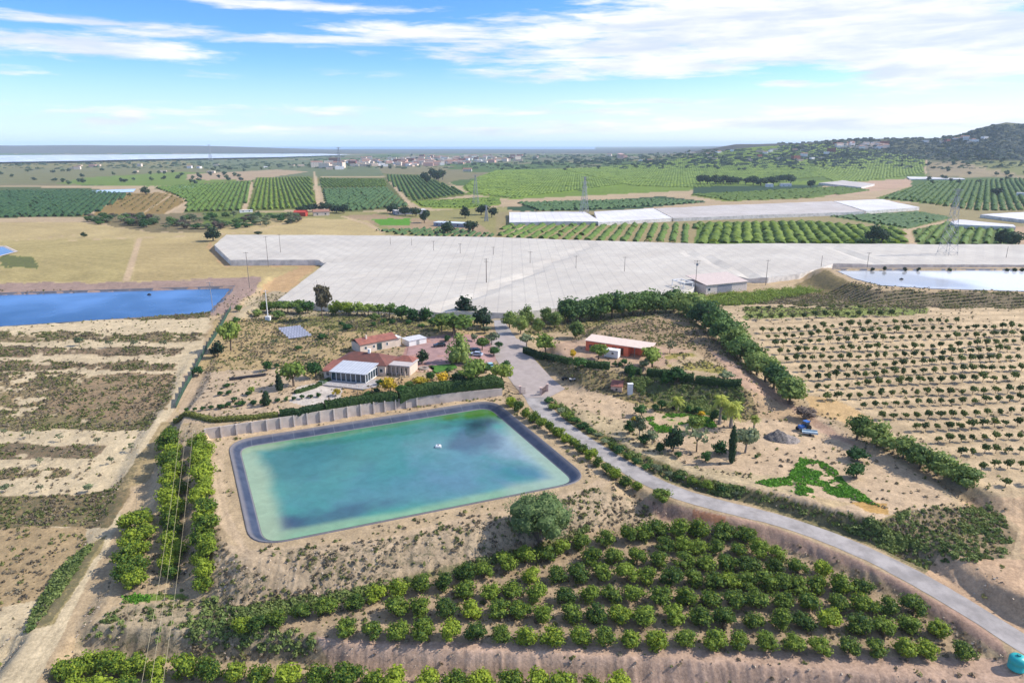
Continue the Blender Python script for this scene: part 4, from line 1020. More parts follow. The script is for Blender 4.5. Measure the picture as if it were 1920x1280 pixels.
# ---- pink house and bank
one('olive', 987,650, 24,26, 'pale olive tree at the left end of the pink house yard')
one('light', 1023,664, 34,38, 'bushy light green tree left of the pink house')
one('yellow', 1074,670, 13,15, 'small yellowish bush on the bank left of pink house')
one('light', 1122,674, 32,30, 'twin-topped green tree in front of the pink house')
one('light', 1223,688, 40,38, 'light green tree at the right end of the pink house yard')
one('olive', 1207,695, 20,24, 'olive tree in front of the light green one by the pink house')
one('green', 1171,684, 12,12, 'small round bush on the bank below the white container')
one('green', 1084,693, 24,24, 'big round dark bush on the bank hedge')
one('green', 1152,686, 9,9, 'left one of two small round balls in the bank hedge gap')
one('green', 1163,687, 9,9, 'right one of two small round balls in the bank hedge gap')
one('thin', 1256,662, 24,26, 'bare grey tree behind the right end of the pink house')
one('olive', 1362,716, 26,22, 'olive-yellow tree at the right end of the bank hedge')
one('topiary', 1180,718, 16,34, 'slim green tree growing on the bank above the white post')
one('green', 1270,716, 30,30, 'leafy bush spilling down the middle of the hedged bank')
one('green', 1250,722, 20,26, 'dark leafy bush left of the spilling one on hedged bank')
# ---- garden below
for i, (kd, u, v, w_, h_, lb_) in enumerate([('topiary',1202,780,24,21,'broad clipped bush, leftmost at the back of the ring garden'),('green',1229,771,14,15,'left of a pair of round bushes at the back of the garden'),
  ('green',1241,767,15,18,'right of a pair of round bushes at the back of the garden'),('brown',1263,769,9,8,'small dark low bush beside the dwarf palm'),('green',1291,774,11,14,'egg-shaped bush right of the dwarf palm'),
  ('green',1308,776,14,14,'leafy bush at the back right of the ring garden'),('yellow',1315,780,13,10,'small yellowish bush beside the back right bush'),('green',1340,791,18,23,'dark bush at the foot of the left tall palm'),
  ('green',1180,813,18,26,'upright dark bush, leftmost in the ring garden'),('olive',1198,822,26,44,'grey-green tree beside the upright leftmost bush'),('green',1206,833,20,22,'dark bush at the front left of the garden'),
  ('olive',1223,832,24,28,'grey shrub beside the front left dark bush'),('green',1237,846,15,20,'egg-shaped green bush at the front of the garden'),('dark',1262,845,32,46,'round dark blue-green tree on a thin trunk'),
  ('green',1271,858,13,13,'small round bush in front of the dark round tree'),('green',1322,864,17,20,'clipped round bush left of the cypress'),('green',1348,852,24,26,'dark leafy bush touching the cypress'),
  ('thin',1306,846,50,52,'large half-bare yellowish tree in the middle of the garden'),('light',1300,812,34,34,'pale green weeping tree behind the half-bare one'),('olive',1397,848,42,52,'olive tree right of the cypress'),
  ('green',1418,858,7,7,'tiny bush right of the olive tree'),('green',1607,863,32,26,'heart-shaped upper bush of the pair near the grass patch'),('green',1606,896,34,28,'lower round bush of the pair near the grass patch'),
  ('yellow',1190,790,14,10,'low yellowish shrub at the edge of the grass ring'),('topiary',1358,790,12,12,'small clipped bush between the two tall palms')]):
    one(kd, u, v, w_, h_, lb_)
one('spire', 1370,868, 17,72, 'tall slender dark cypress in the ring garden')
# bare almond trees and bushes on the dry terraces
for u, v, kd, lb_ in [(149,648,'olive','olive bush standing on the upper left terrace'),(207,652,'thin','bare twiggy tree right of the olive bush on upper terrace'),(252,652,'thin','second bare twiggy tree from the left on the upper terrace'),(308,652,'thin','rightmost bare twiggy tree on the upper terrace'),
   (8,818,'thin','bare tree at the left edge of the middle terrace'),(56,820,'thin','small bare tree next to the left-edge one on the middle terrace'),(114,828,'thin','bare tree in the middle of the middle terrace'),(184,834,'thin','small bare tree right of the middle on the middle terrace'),(247,846,'thin','rightmost bare tree on the middle terrace by the track'),
   (75,872,'thin','bare tree left on the lower narrow terrace'),(210,870,'thin','bare tree right on the lower narrow terrace'),(78,922,'thin','bare tree left on the lowest pale terrace'),(165,922,'olive','low olive bush right on the lowest pale terrace'),(10,922,'olive','olive bush at the left edge of the lowest pale terrace')]:
    one(kd, u, v, 15, 17, lb_, name='bare_tree' if kd == 'thin' else 'olive_bush')
for u, v, w_, h_, kd, lb_ in [(805,712,18,16,'green','green shrub between the orange-yellow and the yellow garden shrubs'),(770,728,16,14,'light','light green shrub left of the low orange-yellow one'),(712,722,12,14,'green','small green shrub at the right corner of the villa terrace'),
   (842,700,14,12,'green','green shrub at the right end of the small lawn'),(880,700,22,20,'light','light shrub between the conifer and the large yellow-green tree'),(912,700,18,18,'green','green shrub under the turquoise car'),(745,690,12,12,'green','small green bush against the porch wing'),
   (890,640,16,14,'olive','pale shrub behind the parked cars'),(840,640,14,12,'green','green bush by the thin dark pole'),(948,690,14,16,'green','green bush between the lane and the corner tree'),(652,618,18,12,'green','low green shrub behind the outbuilding'),(815,612,20,18,'green','green shrub at the left end of the driveway trees')]:
    one(kd, u, v, w_, h_, lb_)
# palms
def palm(u, v, hpx, wpx, label, lean=0):
    p = G(u, v); s = sc_px(p); h = hpx*s; r = wpx*s*.5; o = thing('palm_tree', label, 'palm tree', p)
    MB().tube([(0,0,-.2),(lean*.3,0,h*.35),(lean,0,h*.82)], [r*.20, r*.13, r*.11], 8).build('trunk', BARKG, o)
    V = []; F = []; rr = random.Random(int(u)); N = 34
    for i in range(N):
        a = i*2.399; e = rr.uniform(-.5, 1.25); L = r*rr.uniform(.85, 1.15); c, s_ = math.cos(a), math.sin(a)
        for sd_ in (-1, 1):
            for q in range(7):
                t0, t1 = q/7, (q+1)/7
                def pt(t, k): 
                    x = L*t*math.cos(e*(1-t*.4)); z = h*.82+L*(math.sin(e)*t-.75*t*t)+.1; wd = k*L*.26*math.sin(math.pi*min(1, t*.9+.1))
                    return (lean+c*x-s_*wd*sd_, s_*x+c*wd*sd_, z-abs(wd)*.5)
                b = len(V); V += [pt(t0, 0), pt(t0+.10, 1), pt(t1+.04, 1), pt((t0+t1)/2+.03, 0)]; F.append((b, b+1, b+2, b+3))
    obj('crown', mesh_np('palm_crown', V, F, L_PALM), o); return o
palm(1349,795,62,38, 'left and taller-trunked fan palm in the ring garden')
palm(1370,802,56,44, 'right-hand tall palm standing behind the cypress')
palm(1413,806,30,24, 'small slim palm right of the tall palms')
palm(1270,768,26,30, 'dwarf yellow-green palm at the back of the ring garden')

# ---- hedges
def hedge(pts, wd, h, label, m_=L_HEDGE, dens=9, name='hedge', var=.25, ls=.2, group=None):
    ps = G_many(pts); out = [ps[0]]
    for a, b_ in zip(ps[:-1], ps[1:]):
        n = max(1, int((b_-a).length/.8))
        for k in range(1, n+1): out.append(a+(b_-a)*(k/n))
    xs = np.array([p.x for p in out]); ys = np.array([p.y for p in out]); zs = hgt(xs, ys); c = Vector((xs.mean(), ys.mean(), zs.mean()))
    d = np.gradient(np.stack([xs, ys], 1), axis=0); d /= np.linalg.norm(d, axis=1)[:, None]; nr_ = np.stack([-d[:,1], d[:,0]], 1)
    hh = h*(1-var*.5+var*fbm(xs*.35, ys*.35, 3, 3)*1.2); ww = wd*(1-var*.4+var*fbm(xs*.3, ys*.3, 8, 3))
    prof = [(-.5,-.05),(-.52,.6),(-.38,.97),(0,1.0),(.38,.97),(.52,.6),(.5,-.05)]; V = []; n = len(out)
    for a, b_ in prof: V.append(np.stack([xs+nr_[:,0]*a*ww-c.x, ys+nr_[:,1]*a*ww-c.y, zs+b_*hh-c.z], 1))
    V = np.array(V); m = len(prof)
    F = [(j*n+i, j*n+i+1, (j+1)*n+i+1, (j+1)*n+i) for j in range(m-1) for i in range(n-1)]
    F += [tuple(j*n for j in range(m)), tuple(j*n+n-1 for j in range(m))[::-1]]
    rr = np.random.default_rng(int(abs(xs[0]*10))); L = n*.8; nl = int(L*(wd+2*h)*dens)
    j = rr.integers(0, n-1, nl); f_ = rr.random(nl); sgm = rr.integers(0, m-1, nl); g_ = rr.random(nl)
    A = V[sgm, j]*(1-f_)[:, None]+V[sgm, j+1]*f_[:, None]; B = V[sgm+1, j]*(1-f_)[:, None]+V[sgm+1, j+1]*f_[:, None]
    Pn = A*(1-g_)[:, None]+B*g_[:, None]; cen_ = np.stack([xs[j]-c.x, ys[j]-c.y, zs[j]-c.z+h*.4], 1); Nn = Pn-cen_; Nn /= np.linalg.norm(Nn, axis=1)[:, None]+1e-9
    Pn = Pn+Nn*rr.uniform(-.05, .22, nl)[:, None]
    LV, LF = leaf_quads(Pn, Nn, np.full(nl, ls), rr)
    b = n*m; Va = np.concatenate([V.reshape(-1, 3), LV]); Fa = F+[tuple(x+b for x in q) for q in LF]
    o = obj(name, mesh_np(name, Va, Fa, m_), None, c); return tag(o, label, 'hedge', group)
hedge([(610,768),(700,757),(745,752)], 2.2, 2.0, 'lower left stretch of the long dark hedge above reservoir wall')
hedge([(525,783),(560,777),(608,769)], 1.8, 1.4, 'low left end of the hedge above the reservoir wall')
hedge([(748,751),(800,742),(870,731),(942,727)], 2.8, 2.8, 'tall dark right stretch of the hedge reaching the gate')
hedge([(330,790),(400,790),(470,786),(522,782)], 1.6, 1.0, 'low yellow-green hedge at the left end of the reservoir wall', leaf_mat('low_hedge', (.07,.08,.015), (.18,.19,.04)))
hedge([(553,738),(590,727),(618,713)], 1.2, .8, 'thin dark hedge on the slope left of villa terrace')
hedge([(984,661),(1002,668),(1022,673)], 2.0, 2.0, 'short dark hedge, leftmost along the pink house bank')
hedge([(1026,671),(1045,676)], 1.8, 1.6, 'short dark hedge, second from the left along the bank')
hedge([(1048,677),(1071,682)], 1.8, 1.6, 'short dark hedge, third from the left along the bank')
hedge([(1096,687),(1120,690),(1143,692)], 2.0, 2.0, 'clipped dark hedge below the white container')
hedge([(1172,697),(1202,701)], 1.8, 1.6, 'clipped dark hedge between the small round balls and the olive')
hedge([(1213,703),(1260,709),(1300,715)], 2.0, 2.0, 'long dark clipped hedge, left half at the top of bank')
hedge([(1304,716),(1350,722),(1389,724)], 2.0, 1.8, 'long dark clipped hedge, right half at the top of bank')
# roadside shrubs: one shrub after another
rp = [(1030,752),(1038,764),(1050,774),(1064,783),(1078,791),(1092,800),(1106,809),(1120,818),(1134,828),(1148,838),(1162,847),(1176,857),(1192,866),(1210,875),(1230,883),(1252,890),(1275,897),(1300,905),(1326,912),(1352,918),(1380,925)]
row(['green','olive','citrus'], rp, 22, .6, '{} roadside shrub counting from the gate along the right verge', 'shrubs along the right verge of the road', jit=.25, vbase=3)

# ------------------------------------------------------------------ buildings
def frame(a, b_, z=None):
    """local frame: origin a, x axis towards b"""
    d = b_-a; return a, math.atan2(d[1], d[0]), float(np.hypot(*d[:2]))
def striped(name, c1, c2, period, axis=0, rough=.8, wmix=.5):
    if name in MATS: return MATS[name]
    m_ = bpy.data.materials.new(name); m_.use_nodes = True; t = NT(m_.node_tree); b = t.n['Principled BSDF']
    co = t.new('ShaderNodeTexCoord').outputs['Object']; s_ = t.new('ShaderNodeSeparateXYZ'); t.l.new(co, s_.inputs[0])
    f = t.m('FRACT', t.m('DIVIDE', s_.outputs[axis], period)); l = t.ss(t.m('ABSOLUTE', t.m('SUBTRACT', f, .5)), .25, .5)
    n = t.noise(co, .8, 5, .7); n2 = t.noise(co, .25, 3, .6)
    c = t.mix(t.ss(n, .3, .7), (*c2, 1), (*c1, 1)); c = t.mix(t.ss(n2, .4, .7, 0, .45), c, (*c2, 1)); c = t.mix(t.m('MULTIPLY', l, wmix), c, (*[x*.45 for x in c2], 1))
    t.l.new(c, b.inputs['Base Color']); b.inputs['Roughness'].default_value = rough
    MATS[name] = m_; return m_
TILE = striped('roof_tiles', C(188,118,96,.72), C(148,90,76,.68), .35, 0)
TILED = striped('old_roof_tiles', C(150,88,72,.7), C(115,76,66,.7), .35, 0)
WROOF = striped('white_panel_roof', (.52,.53,.55), (.42,.43,.45), 1.0, 0, .5, .5)
FRAMEW = mat('white_frame', (.78,.78,.77), var=.05, rough=.4)
def hip(mb, x0, x1, y0, y1, z0, z1, ov=.5, m=0, th=.15):
    x0 -= ov; x1 += ov; y0 -= ov; y1 += ov; r = (y1-y0)/2; ym = (y0+y1)/2
    if x1-x0 < 2*r: r = (x1-x0)/2-.1
    V = [(x0,y0,z0),(x1,y0,z0),(x1,y1,z0),(x0,y1,z0),(x0+r,ym,z1),(x1-r,ym,z1),(x0,y0,z0-th),(x1,y0,z0-th),(x1,y1,z0-th),(x0,y1,z0-th)]
    return mb.add(V, [(0,1,5,4),(1,2,5),(2,3,4,5),(3,0,4),(6,7,1,0),(7,8,2,1),(8,9,3,2),(9,6,0,3),(9,8,7,6)], m)
def gable(mb, x0, x1, y0, y1, z0, z1, ov=.4, m=0, th=.15):
    x0 -= ov; x1 += ov; y0 -= ov; y1 += ov; ym = (y0+y1)/2
    V = [(x0,y0,z0),(x1,y0,z0),(x1,y1,z0),(x0,y1,z0),(x0,ym,z1),(x1,ym,z1)]; V += [(a, b, c-th) for a, b, c in V]
    return mb.add(V, [(0,1,5,4),(2,3,4,5),(7,6,10,11),(9,8,11,10),(0,6,7,1),(2,8,9,3),(0,4,10,6),(4,3,9,10),(1,7,11,5),(5,11,8,2)], m)
def window(root, x, y, z, w_, h, side='front', frame_m=FRAMEW, glass=GLASS, name='window'):
    """side: front faces -y, back +y, left -x, right +x"""
    g = MB(); f = MB(); d = .06
    def bx(mb, a0, a1, z0, z1, o0, o1):
        if side == 'front': mb.box(x+a0, x+a1, y-o1, y-o0, z0, z1)
        elif side == 'back': mb.box(x+a0, x+a1, y+o0, y+o1, z0, z1)
        elif side == 'right': mb.box(x+o0, x+o1, y+a0, y+a1, z0, z1)
        else: mb.box(x-o1, x-o0, y+a0, y+a1, z0, z1)
    bx(f, 0, w_, z, z+.09, 0, d); bx(f, 0, w_, z+h-.09, z+h, 0, d); bx(f, 0, .09, z+.09, z+h-.09, 0, d); bx(f, w_-.09, w_, z+.09, z+h-.09, 0, d)
    o = f.build(name, frame_m, root); bx(g, .09, w_-.09, z+.09, z+h-.09, 0, .03); g.build('pane', glass, o); return o

# villa
a = P(622,714,3.0); b_ = P(686,720,3.0); O, ang, L = frame(a, b_)
vz = 3.0
villa = thing('villa', 'single-storey villa with terracotta roofs and white-roofed glass conservatory', 'house', (O[0], O[1], vz), ang)
CL = L; CD = 8.0
TERR = mat('terrace_tiles', C(205,195,188), var=.15)
MB().prism([(-2.2,-4.2),(CL+1.5,-4.8),(CL+4.5,-1.5),(CL+3.5,4),(CL+.1,4),(CL+.1,-.2),(-.5,-.2),(-2.2,1)], -.8, .28).build('terrace', TERR, villa)
mb = MB()
for i in range(10):
    t_ = i/9; mb.box(-2.1+t_*(CL+3.4)-.03, -2.1+t_*(CL+3.4)+.03, -4.15-.5*t_, -4.09-.5*t_, .28, 1.2)
mb.tube([(-2.1,-4.1,1.2),(CL+1.4,-4.65,1.2)], .035, 5); mb.tube([(CL+1.4,-4.65,1.2),(CL+4.3,-1.5,1.2)], .035, 5)
mb.build('railing', FRAMEW, villa)
MB().box(0, CL, 0, CD, .0, .35).build('conservatory_base', WHITE, villa)
cf = MB(); ng = 7
for i in range(ng+1):
    x = CL*i/ng; cf.box(x-.09 if i else 0, x+.09 if i < ng else CL, -.02, .14, .35, 2.75)
for i in range(1, 6):
    y = CD*i/5; cf.box(CL-.14, CL+.02, y-.09, y+.09, .35, 2.75); cf.box(-.02, .14, y-.09, y+.09, .35, 2.75)
cf.box(0, CL, -.03, .15, 2.75, 2.95); cf.box(CL-.15, CL+.03, .15, CD, 2.75, 2.95); cf.box(-.03, .15, .15, CD, 2.75, 2.95)
cf.build('conservatory_frame', FRAMEW, villa)
for i in range(ng): MB().box(CL*i/ng+.1, CL*(i+1)/ng-.1, .03, .07, .36, 2.74).build('glass_panel', GLASS, villa)
for i in range(5): MB().box(CL-.09, CL-.05, CD*i/5+.15, CD*(i+1)/5-.1, .36, 2.74).build('glass_panel', GLASS, villa)
MB().box(.16, CL-.16, .3, CD, .36, .40).build('conservatory_floor', mat('dim_floor', (.2,.18,.17)), villa)
MB().add([(-.4,-.5,2.97),(CL+.4,-.5,2.97),(CL+.4,CD+.3,3.75),(-.4,CD+.3,3.75),(-.4,-.5,3.12),(CL+.4,-.5,3.12),(CL+.4,CD+.3,3.9),(-.4,CD+.3,3.9)], [(3,2,1,0),(4,5,6,7),(0,1,5,4),(1,2,6,5),(2,3,7,6),(3,0,4,7)]).build('conservatory_roof', WROOF, villa)
MB().box(-3, CL+2.5, CD+.02, CD+9, -.3, 3.3).build('wall', CREAM, villa)
hip(MB(), -3, CL+2.5, CD+.4, CD+9, 3.35, 5.6, .55).build('roof', TILED, villa)
MB().box(-3.4, -.4, 1.5, CD, -.3, 2.6).build('side_wing_wall', CREAM, villa)
MB().add([(-4,1,2.55),(-.2,1,2.7),(-.2,CD+.6,3.9),(-4,CD+.6,3.7),(-4,1,2.35),(-.2,1,2.5),(-.2,CD+.6,3.7),(-4,CD+.6,3.5)], [(3,2,1,0)[::-1],(7,6,5,4)[::-1],(4,5,1,0),(5,6,2,1),(6,7,3,2),(7,4,0,3)]).build('side_wing_roof', TILE, villa)
MB().box(CL+2.52, CL+9.5, CD+2.5, CD+8.5, -.3, 3.0).build('porch_wing_wall', CREAM, villa)
MB().box(CL+2.3, CL+9.9, CD+1.2, CD+8.7, 3.02, 3.35).build('porch_roof', mat('pale_flat_roof', C(225,212,205), var=.12), villa)
hip(MB(), CL+3.0, CL+9.0, CD+5.5, CD+9.5, 3.40, 4.6, .3).build('porch_tiles', TILE, villa)
mb = MB()
for i in range(6): mb.box(CL+2.5+i*1.4, CL+2.75+i*1.4, CD+1.3, CD+1.55, .0, 3.0)
mb.build('porch_columns', CREAM, villa)
for i in range(4): window(villa, CL+3.2+i*1.5, CD+2.5, .4, .9, 1.9)
window(villa, CL+.6, CD+.02, 1.0, 1.2, 1.3); window(villa, -2.6, 1.5, 1.0, 1.2, 1.2)
for y_ in (CD+2.2, CD+5.5): window(villa, -3, y_, 1.0, 1.3, 1.2, 'left')
mb = MB(); mb.box(6, 6.7, CD+4.2, CD+4.9, 5.0, 6.6); mb.box(5.9, 6.8, CD+4.1, CD+5.0, 6.6, 6.75); mb.build('chimney', WHITE, villa)
# annex
a = P(676,663,3.0); b_ = P(752,648,3.0); O, ang, L = frame(a, b_)
an = thing('villa', 'long outbuilding with terracotta gable roof behind the main villa', 'house', (O[0], O[1], 3.0), ang)
MB().box(0, L, 0, 6.5, -.5, 3.1).build('wall', CREAM, an)
gable(MB(), 0, L*.88, 0, 6.5, 3.15, 4.5).build('roof', TILE, an)
for i, (x, w_, h, z) in enumerate([(1.5,1.0,1.1,1.1),(4.6,.9,1.1,1.1),(6.2,1.8,2.2,.2),(9.6,.8,1.1,1.1)]): window(an, x, 0, z, w_, h, frame_m=mat('green_frame', (.05,.16,.10)) if w_ > 1.5 else FRAMEW)
MB().box(L*.9+.2, L, -.6, 3, 3.12, 3.3).build('flat_roof_edge', WHITE, an)
mb = MB(); mb.box(3.2, 3.7, 2.0, 2.5, 3.8, 5.4); mb.build('chimney', CREAM, an)
# low white store behind
p = P(786,646,3.0); st = thing('garden_store', 'low pale flat-roofed store at the right end of villa outbuilding', 'shed', (p[0], p[1], 3.0), ang)
MB().box(-4, 3, 0, 5, -.4, 1.9).build('wall', WHITE, st); MB().box(-4.2, 3.2, -.2, 5.2, 1.92, 2.05).build('roof', mat('pale_grey_roof', (.55,.54,.54)), st); MB().box(-1, .1, -.05, -.005, -.0, 1.7).build('door', mat('grey_door', (.3,.3,.3)), st)
# round stone fountain ring
p = G(795,692); ft = thing('fire_pit', 'round stone ring set in the pink paved circle before the villa', 'stone ring', p)
mb = MB(); N = 28
def ringm(r0, r1, h0, h1): 
    m2 = MB(); V = [];  
    for k in range(N):
        c, s_ = math.cos(6.2832*k/N), math.sin(6.2832*k/N); V += [(c*r0,s_*r0,h0),(c*r1,s_*r1,h0),(c*r1,s_*r1,h1),(c*r0,s_*r0,h1)]
    F = []
    for k in range(N):
        a_, b2 = k*4, ((k+1) % N)*4
        F += [(a_+1,b2+1,b2+2,a_+2),(a_+2,b2+2,b2+3,a_+3),(a_+3,b2+3,b2,a_)]
    return m2.add(V, F)
ringm(0.02, 3.2, .0, .12).build('paved_circle', mat('pink_flags', C(225,185,160), var=.2), ft); ringm(.9, 1.5, .13, .6).build('stone_rim', CONC, ft)
# pink house
a = P(1098,657,5.0); b_ = P(1198,671,5.0); O, ang, L = frame(a, b_)
ph = thing('bungalow', 'long low salmon pink building with flat pale roof and open porch', 'house', (O[0], O[1], 4.95), ang)
MB().box(0, L*.80, 0, 6, -.5, 3.5).build('wall', PINKW, ph)
MB().add([(-.4,-.25,3.45),(L+3.5,-.25,3.2),(L+3.5,6.5,3.6),(-.4,6.5,3.85),(-.4,-.25,3.65),(L+3.5,-.25,3.4),(L+3.5,6.5,3.8),(-.4,6.5,4.05)], [(3,2,1,0),(4,5,6,7),(0,1,5,4),(1,2,6,5),(2,3,7,6),(3,0,4,7)]).build('roof', mat('pale_pink_roof', C(238,214,196,.75), var=.1), ph)
MB().box(L*.80+.01, L+2.8, 3.2, 5.9, -.4, 3.2).build('porch_back_wall', PINKW, ph)
mb = MB()
for x in (L*.92, L+2.6): mb.box(x-.12, x+.12, -.4, -.16, -.3, 3.25)
mb.build('porch_posts', WOODP, ph)
BRN = mat('brown_wood', (.09,.035,.02), var=.3)
for i, x in enumerate((L*.50, L*.63)):
    MB().box(x, x+1.5, -.06, -.005, .25, 2.6).build('door', BRN, ph)
window(ph, 1.2, 0, 1.2, 1.1, 1.1, frame_m=BRN)
a2 = P(1137,666,5.0)
ct = thing('cabin', 'small white portable cabin in front of the pink building', 'portable cabin', (a2[0], a2[1], 5.1), ang)
MB().box(0, 4.6, -2.4, 0, .15, 2.5).build('body', FRAMEW, ct); MB().box(-.1, 4.7, -2.5, .1, 2.52, 2.64).build('roof', WHITE, ct)
window(ct, 2.4, -2.4, 1.2, .9, .8); mb = MB()
for x in (.3, 4.0):
    for y in (-2.2, -.4): mb.box(x, x+.3, y, y+.3, -.15, .149)
mb.build('feet', DARKM, ct)
# pump hut
a = P(1145,738,.6); b_ = P(1166,740,.6); O, ang, L = frame(a, b_)
hut = thing('pump_hut', 'tiny cream hut with a terracotta tiled top beside the dirt path', 'hut', (O[0], O[1], .6), ang)
MB().box(0, L, 0, 2.6, -.3, 2.3).build('wall', mat('peach_render', C(240,205,180,.72)), hut)
MB().add([(-.15,-.2,2.32),(L+.15,-.2,2.32),(L+.15,2.8,3.3),(-.15,2.8,3.3),(-.15,-.2,2.45),(L+.15,-.2,2.45),(L+.15,2.8,3.43),(-.15,2.8,3.43)], [(3,2,1,0),(4,5,6,7),(0,1,5,4),(1,2,6,5),(2,3,7,6),(3,0,4,7)]).build('roof', TILE, hut)
N = 12; V = [(L/2+.35*math.cos(6.283*k/N), -.02, 1.5+.35*math.sin(6.283*k/N)) for k in range(N)]
obj('round_vent', mesh_np('round_vent', V, [tuple(range(N))], DARKM), hut)
p = G(1181,738); tag(MB().box(-.7, .7, -.5, .5, -.2, 3.0).box(-.8, .8, -.6, .6, 3.0, 3.15).build('meter_box', WHITE, None, p, .1), 'narrow white box standing right of the tiny cream hut', 'utility box')
# white shed on the right with frame
a = P(1323,551,.6); b_ = P(1400,543,.6); O, ang, L = frame(a, b_)
sh = thing('warehouse', 'pale farm shed with low sloping roof below the netting edge', 'shed', (O[0], O[1], .5), ang)
MB().box(0, L, 0, 16, -.3, 4.2).build('wall', mat('shed_wall', C(232,216,204,.8)), sh)
MB().add([(-.3,-.5,4.25),(L+.3,-.5,4.25),(L+.3,16,6.3),(-.3,16,6.3),(-.3,-.5,4.5),(L+.3,-.5,4.5),(L+.3,16,6.55),(-.3,16,6.55)], [(3,2,1,0),(4,5,6,7),(0,1,5,4),(1,2,6,5),(2,3,7,6),(3,0,4,7)]).build('roof', striped('shed_roof', C(228,208,196,.75), C(214,194,182,.75), 1.2), sh)
MB().box(L*.28, L*.62, -.08, -.01, 0, 3.6).build('roller_door', mat('grey_shutter', (.28,.27,.30)), sh); window(sh, 1.2, 0, 1.4, 1.6, 1.4)
p = P(1281,552,.6); fr = thing('shelter_frame', 'open white post frame standing left of the farm shed', 'frame', (p[0], p[1], .5), ang)
mb = MB()
for x in (0, 5.2):
    for y in (0, 9): mb.box(x-.2, x+.2, y-.2, y+.2, -.2, 5.5)
mb.build('posts', WHITE, fr); MB().box(-.3, 5.5, -.3, .3, 5.5, 5.9).box(-.3, 5.5, 8.7, 9.3, 5.5, 5.9).box(-.3, .3, .3, 8.7, 5.5, 5.9).box(4.9, 5.5, .3, 8.7, 5.5, 5.9).build('beams', WHITE, fr)

# reservoir wall with buttress piers
WALLM = mat('block_wall', C(218,202,188,.7), var=.2, scale=.4, bump=.3)
wp = resample(np.array(poly(WALL, 0.2)), 3.0); wp = wp[:np.argmin(np.hypot(*(wp-wallw[-1]).T))+1]
wr = thing('retaining_wall', 'long pale block wall with upright piers along the back of the reservoir', 'wall', (wp[:,0].mean(), wp[:,1].mean(), 0)); c0 = wr.location
mb = MB(); pm_ = MB()
topz = np.interp(np.arange(len(wp)), [0, len(wp)*.5, len(wp)-1], [2.9, 3.1, 2.3])
for i in range(len(wp)-1):
    a, b2 = wp[i]-np.array(c0[:2]), wp[i+1]-np.array(c0[:2]); d = (b2-a)/np.linalg.norm(b2-a); n_ = np.array([-d[1], d[0]])
    q = [a, b2, b2+n_*.35, a+n_*.35]; V = [(x[0], x[1], -.6) for x in q]+[(q[0][0],q[0][1],topz[i]),(q[1][0],q[1][1],topz[i+1]),(q[2][0],q[2][1],topz[i+1]),(q[3][0],q[3][1],topz[i])]
    mb.add(V, [(4,5,6,7),(0,1,5,4),(2,3,7,6)]+([(3,0,4,7)] if i == 0 else [])+([(1,2,6,5)] if i == len(wp)-2 else []))
    if i < len(wp)*.66:
        q = [a-n_*.38, a+d*.35-n_*.38, a+d*.35-n_*.02, a-n_*.02]
        q = q if True else q; pb = MB().prism([tuple(x) for x in q], -.6, topz[i]+.12); pb.build('pier', mat('pier_concrete', C(228,212,198,.7), var=.15), wr)
mb.build('wall_panels', WALLM, wr)

# entrance gate and its fences
gA = G(1014,741); gp = thing('gate', 'slatted metal sliding gate between pale pillars across the drive', 'gate', gA)
gB = G(975,738); gC = G(1026,734); gD = G(944,727)
def rel(v, o): return (v.x-o.x, v.y-o.y, v.z-o.z)
for q in (gB, gA, gC):
    r_ = rel(q, gA); MB().box(r_[0]-.3, r_[0]+.3, r_[1]-.3, r_[1]+.3, r_[2]-.3, r_[2]+2.3).box(r_[0]-.4, r_[0]+.4, r_[1]-.4, r_[1]+.4, r_[2]+2.3, r_[2]+2.45).build('pillar', mat('pinkish_pillar', C(232,200,184,.75)), gp)
RUST = mat('brown_slats', (.30,.20,.16), var=.3)
def slats(a, b2, h, mname, par, org, sp=.22, w_=.07):
    mb = MB(); n = int((b2-a).length/sp)
    for i in range(n+1):
        p = a+(b2-a)*(i/n)-org; mb.box(p.x-w_/2, p.x+w_/2, p.y-w_/2, p.y+w_/2, p.z+.1, p.z+h)
    for zz in (.15, h*.55, h): mb.tube([a-org+Vector((0,0,zz)), b2-org+Vector((0,0,zz))], .05, 4)
    return mb.build(mname, RUST, par)
slats(gA+Vector((.3,.1,0)), gC-Vector((.3,0,0)), 2.0, 'gate_leaf', gp, gA)
slats(gB, gB+(gA-gB)*.25, 2.0, 'gate_leaf', gp, gA)
ff = thing('fence', 'brown slatted fence between the tall hedge and the gate', 'fence', gD); slats(gD, gB-Vector((.4,0,0)), 2.1, 'slats', ff, gD)
# green windbreak fence on the left
fpts = [(433,580),(420,604),(404,632),(388,655),(374,680),(362,705),(350,725),(338,748),(330,765)]
ps = G_many(fpts); O = ps[0]; gf = thing('mesh_fence', 'green mesh windbreak fence running down beside the dirt track', 'fence', O)
mb = MB()
for a, b2 in zip(ps[:-1], ps[1:]):
    n = max(1, int((b2-a).length/4))
    for k in range(n):
        p = a+(b2-a)*(k/n); q = a+(b2-a)*((k+1)/n); pr, qr = rel(p, O), rel(q, O)
        MB().tube([(pr[0],pr[1],pr[2]-.3),(pr[0],pr[1],pr[2]+2.3)], .06, 5).build('post', DARKM, gf)
        mb.add([(pr[0],pr[1],pr[2]+.05),(qr[0],qr[1],qr[2]+.05),(qr[0],qr[1],qr[2]+1.3),(pr[0],pr[1],pr[2]+1.3),(pr[0]+.04,pr[1],pr[2]+.05),(qr[0]+.04,qr[1],qr[2]+.05),(qr[0]+.04,qr[1],qr[2]+1.3),(pr[0]+.04,pr[1],pr[2]+2.2)], [(0,1,2,3),(7,6,5,4),(3,2,6,7)])
mb.build('mesh', mat('green_mesh', (.035,.085,.055), var=.5, scale=.8), gf)
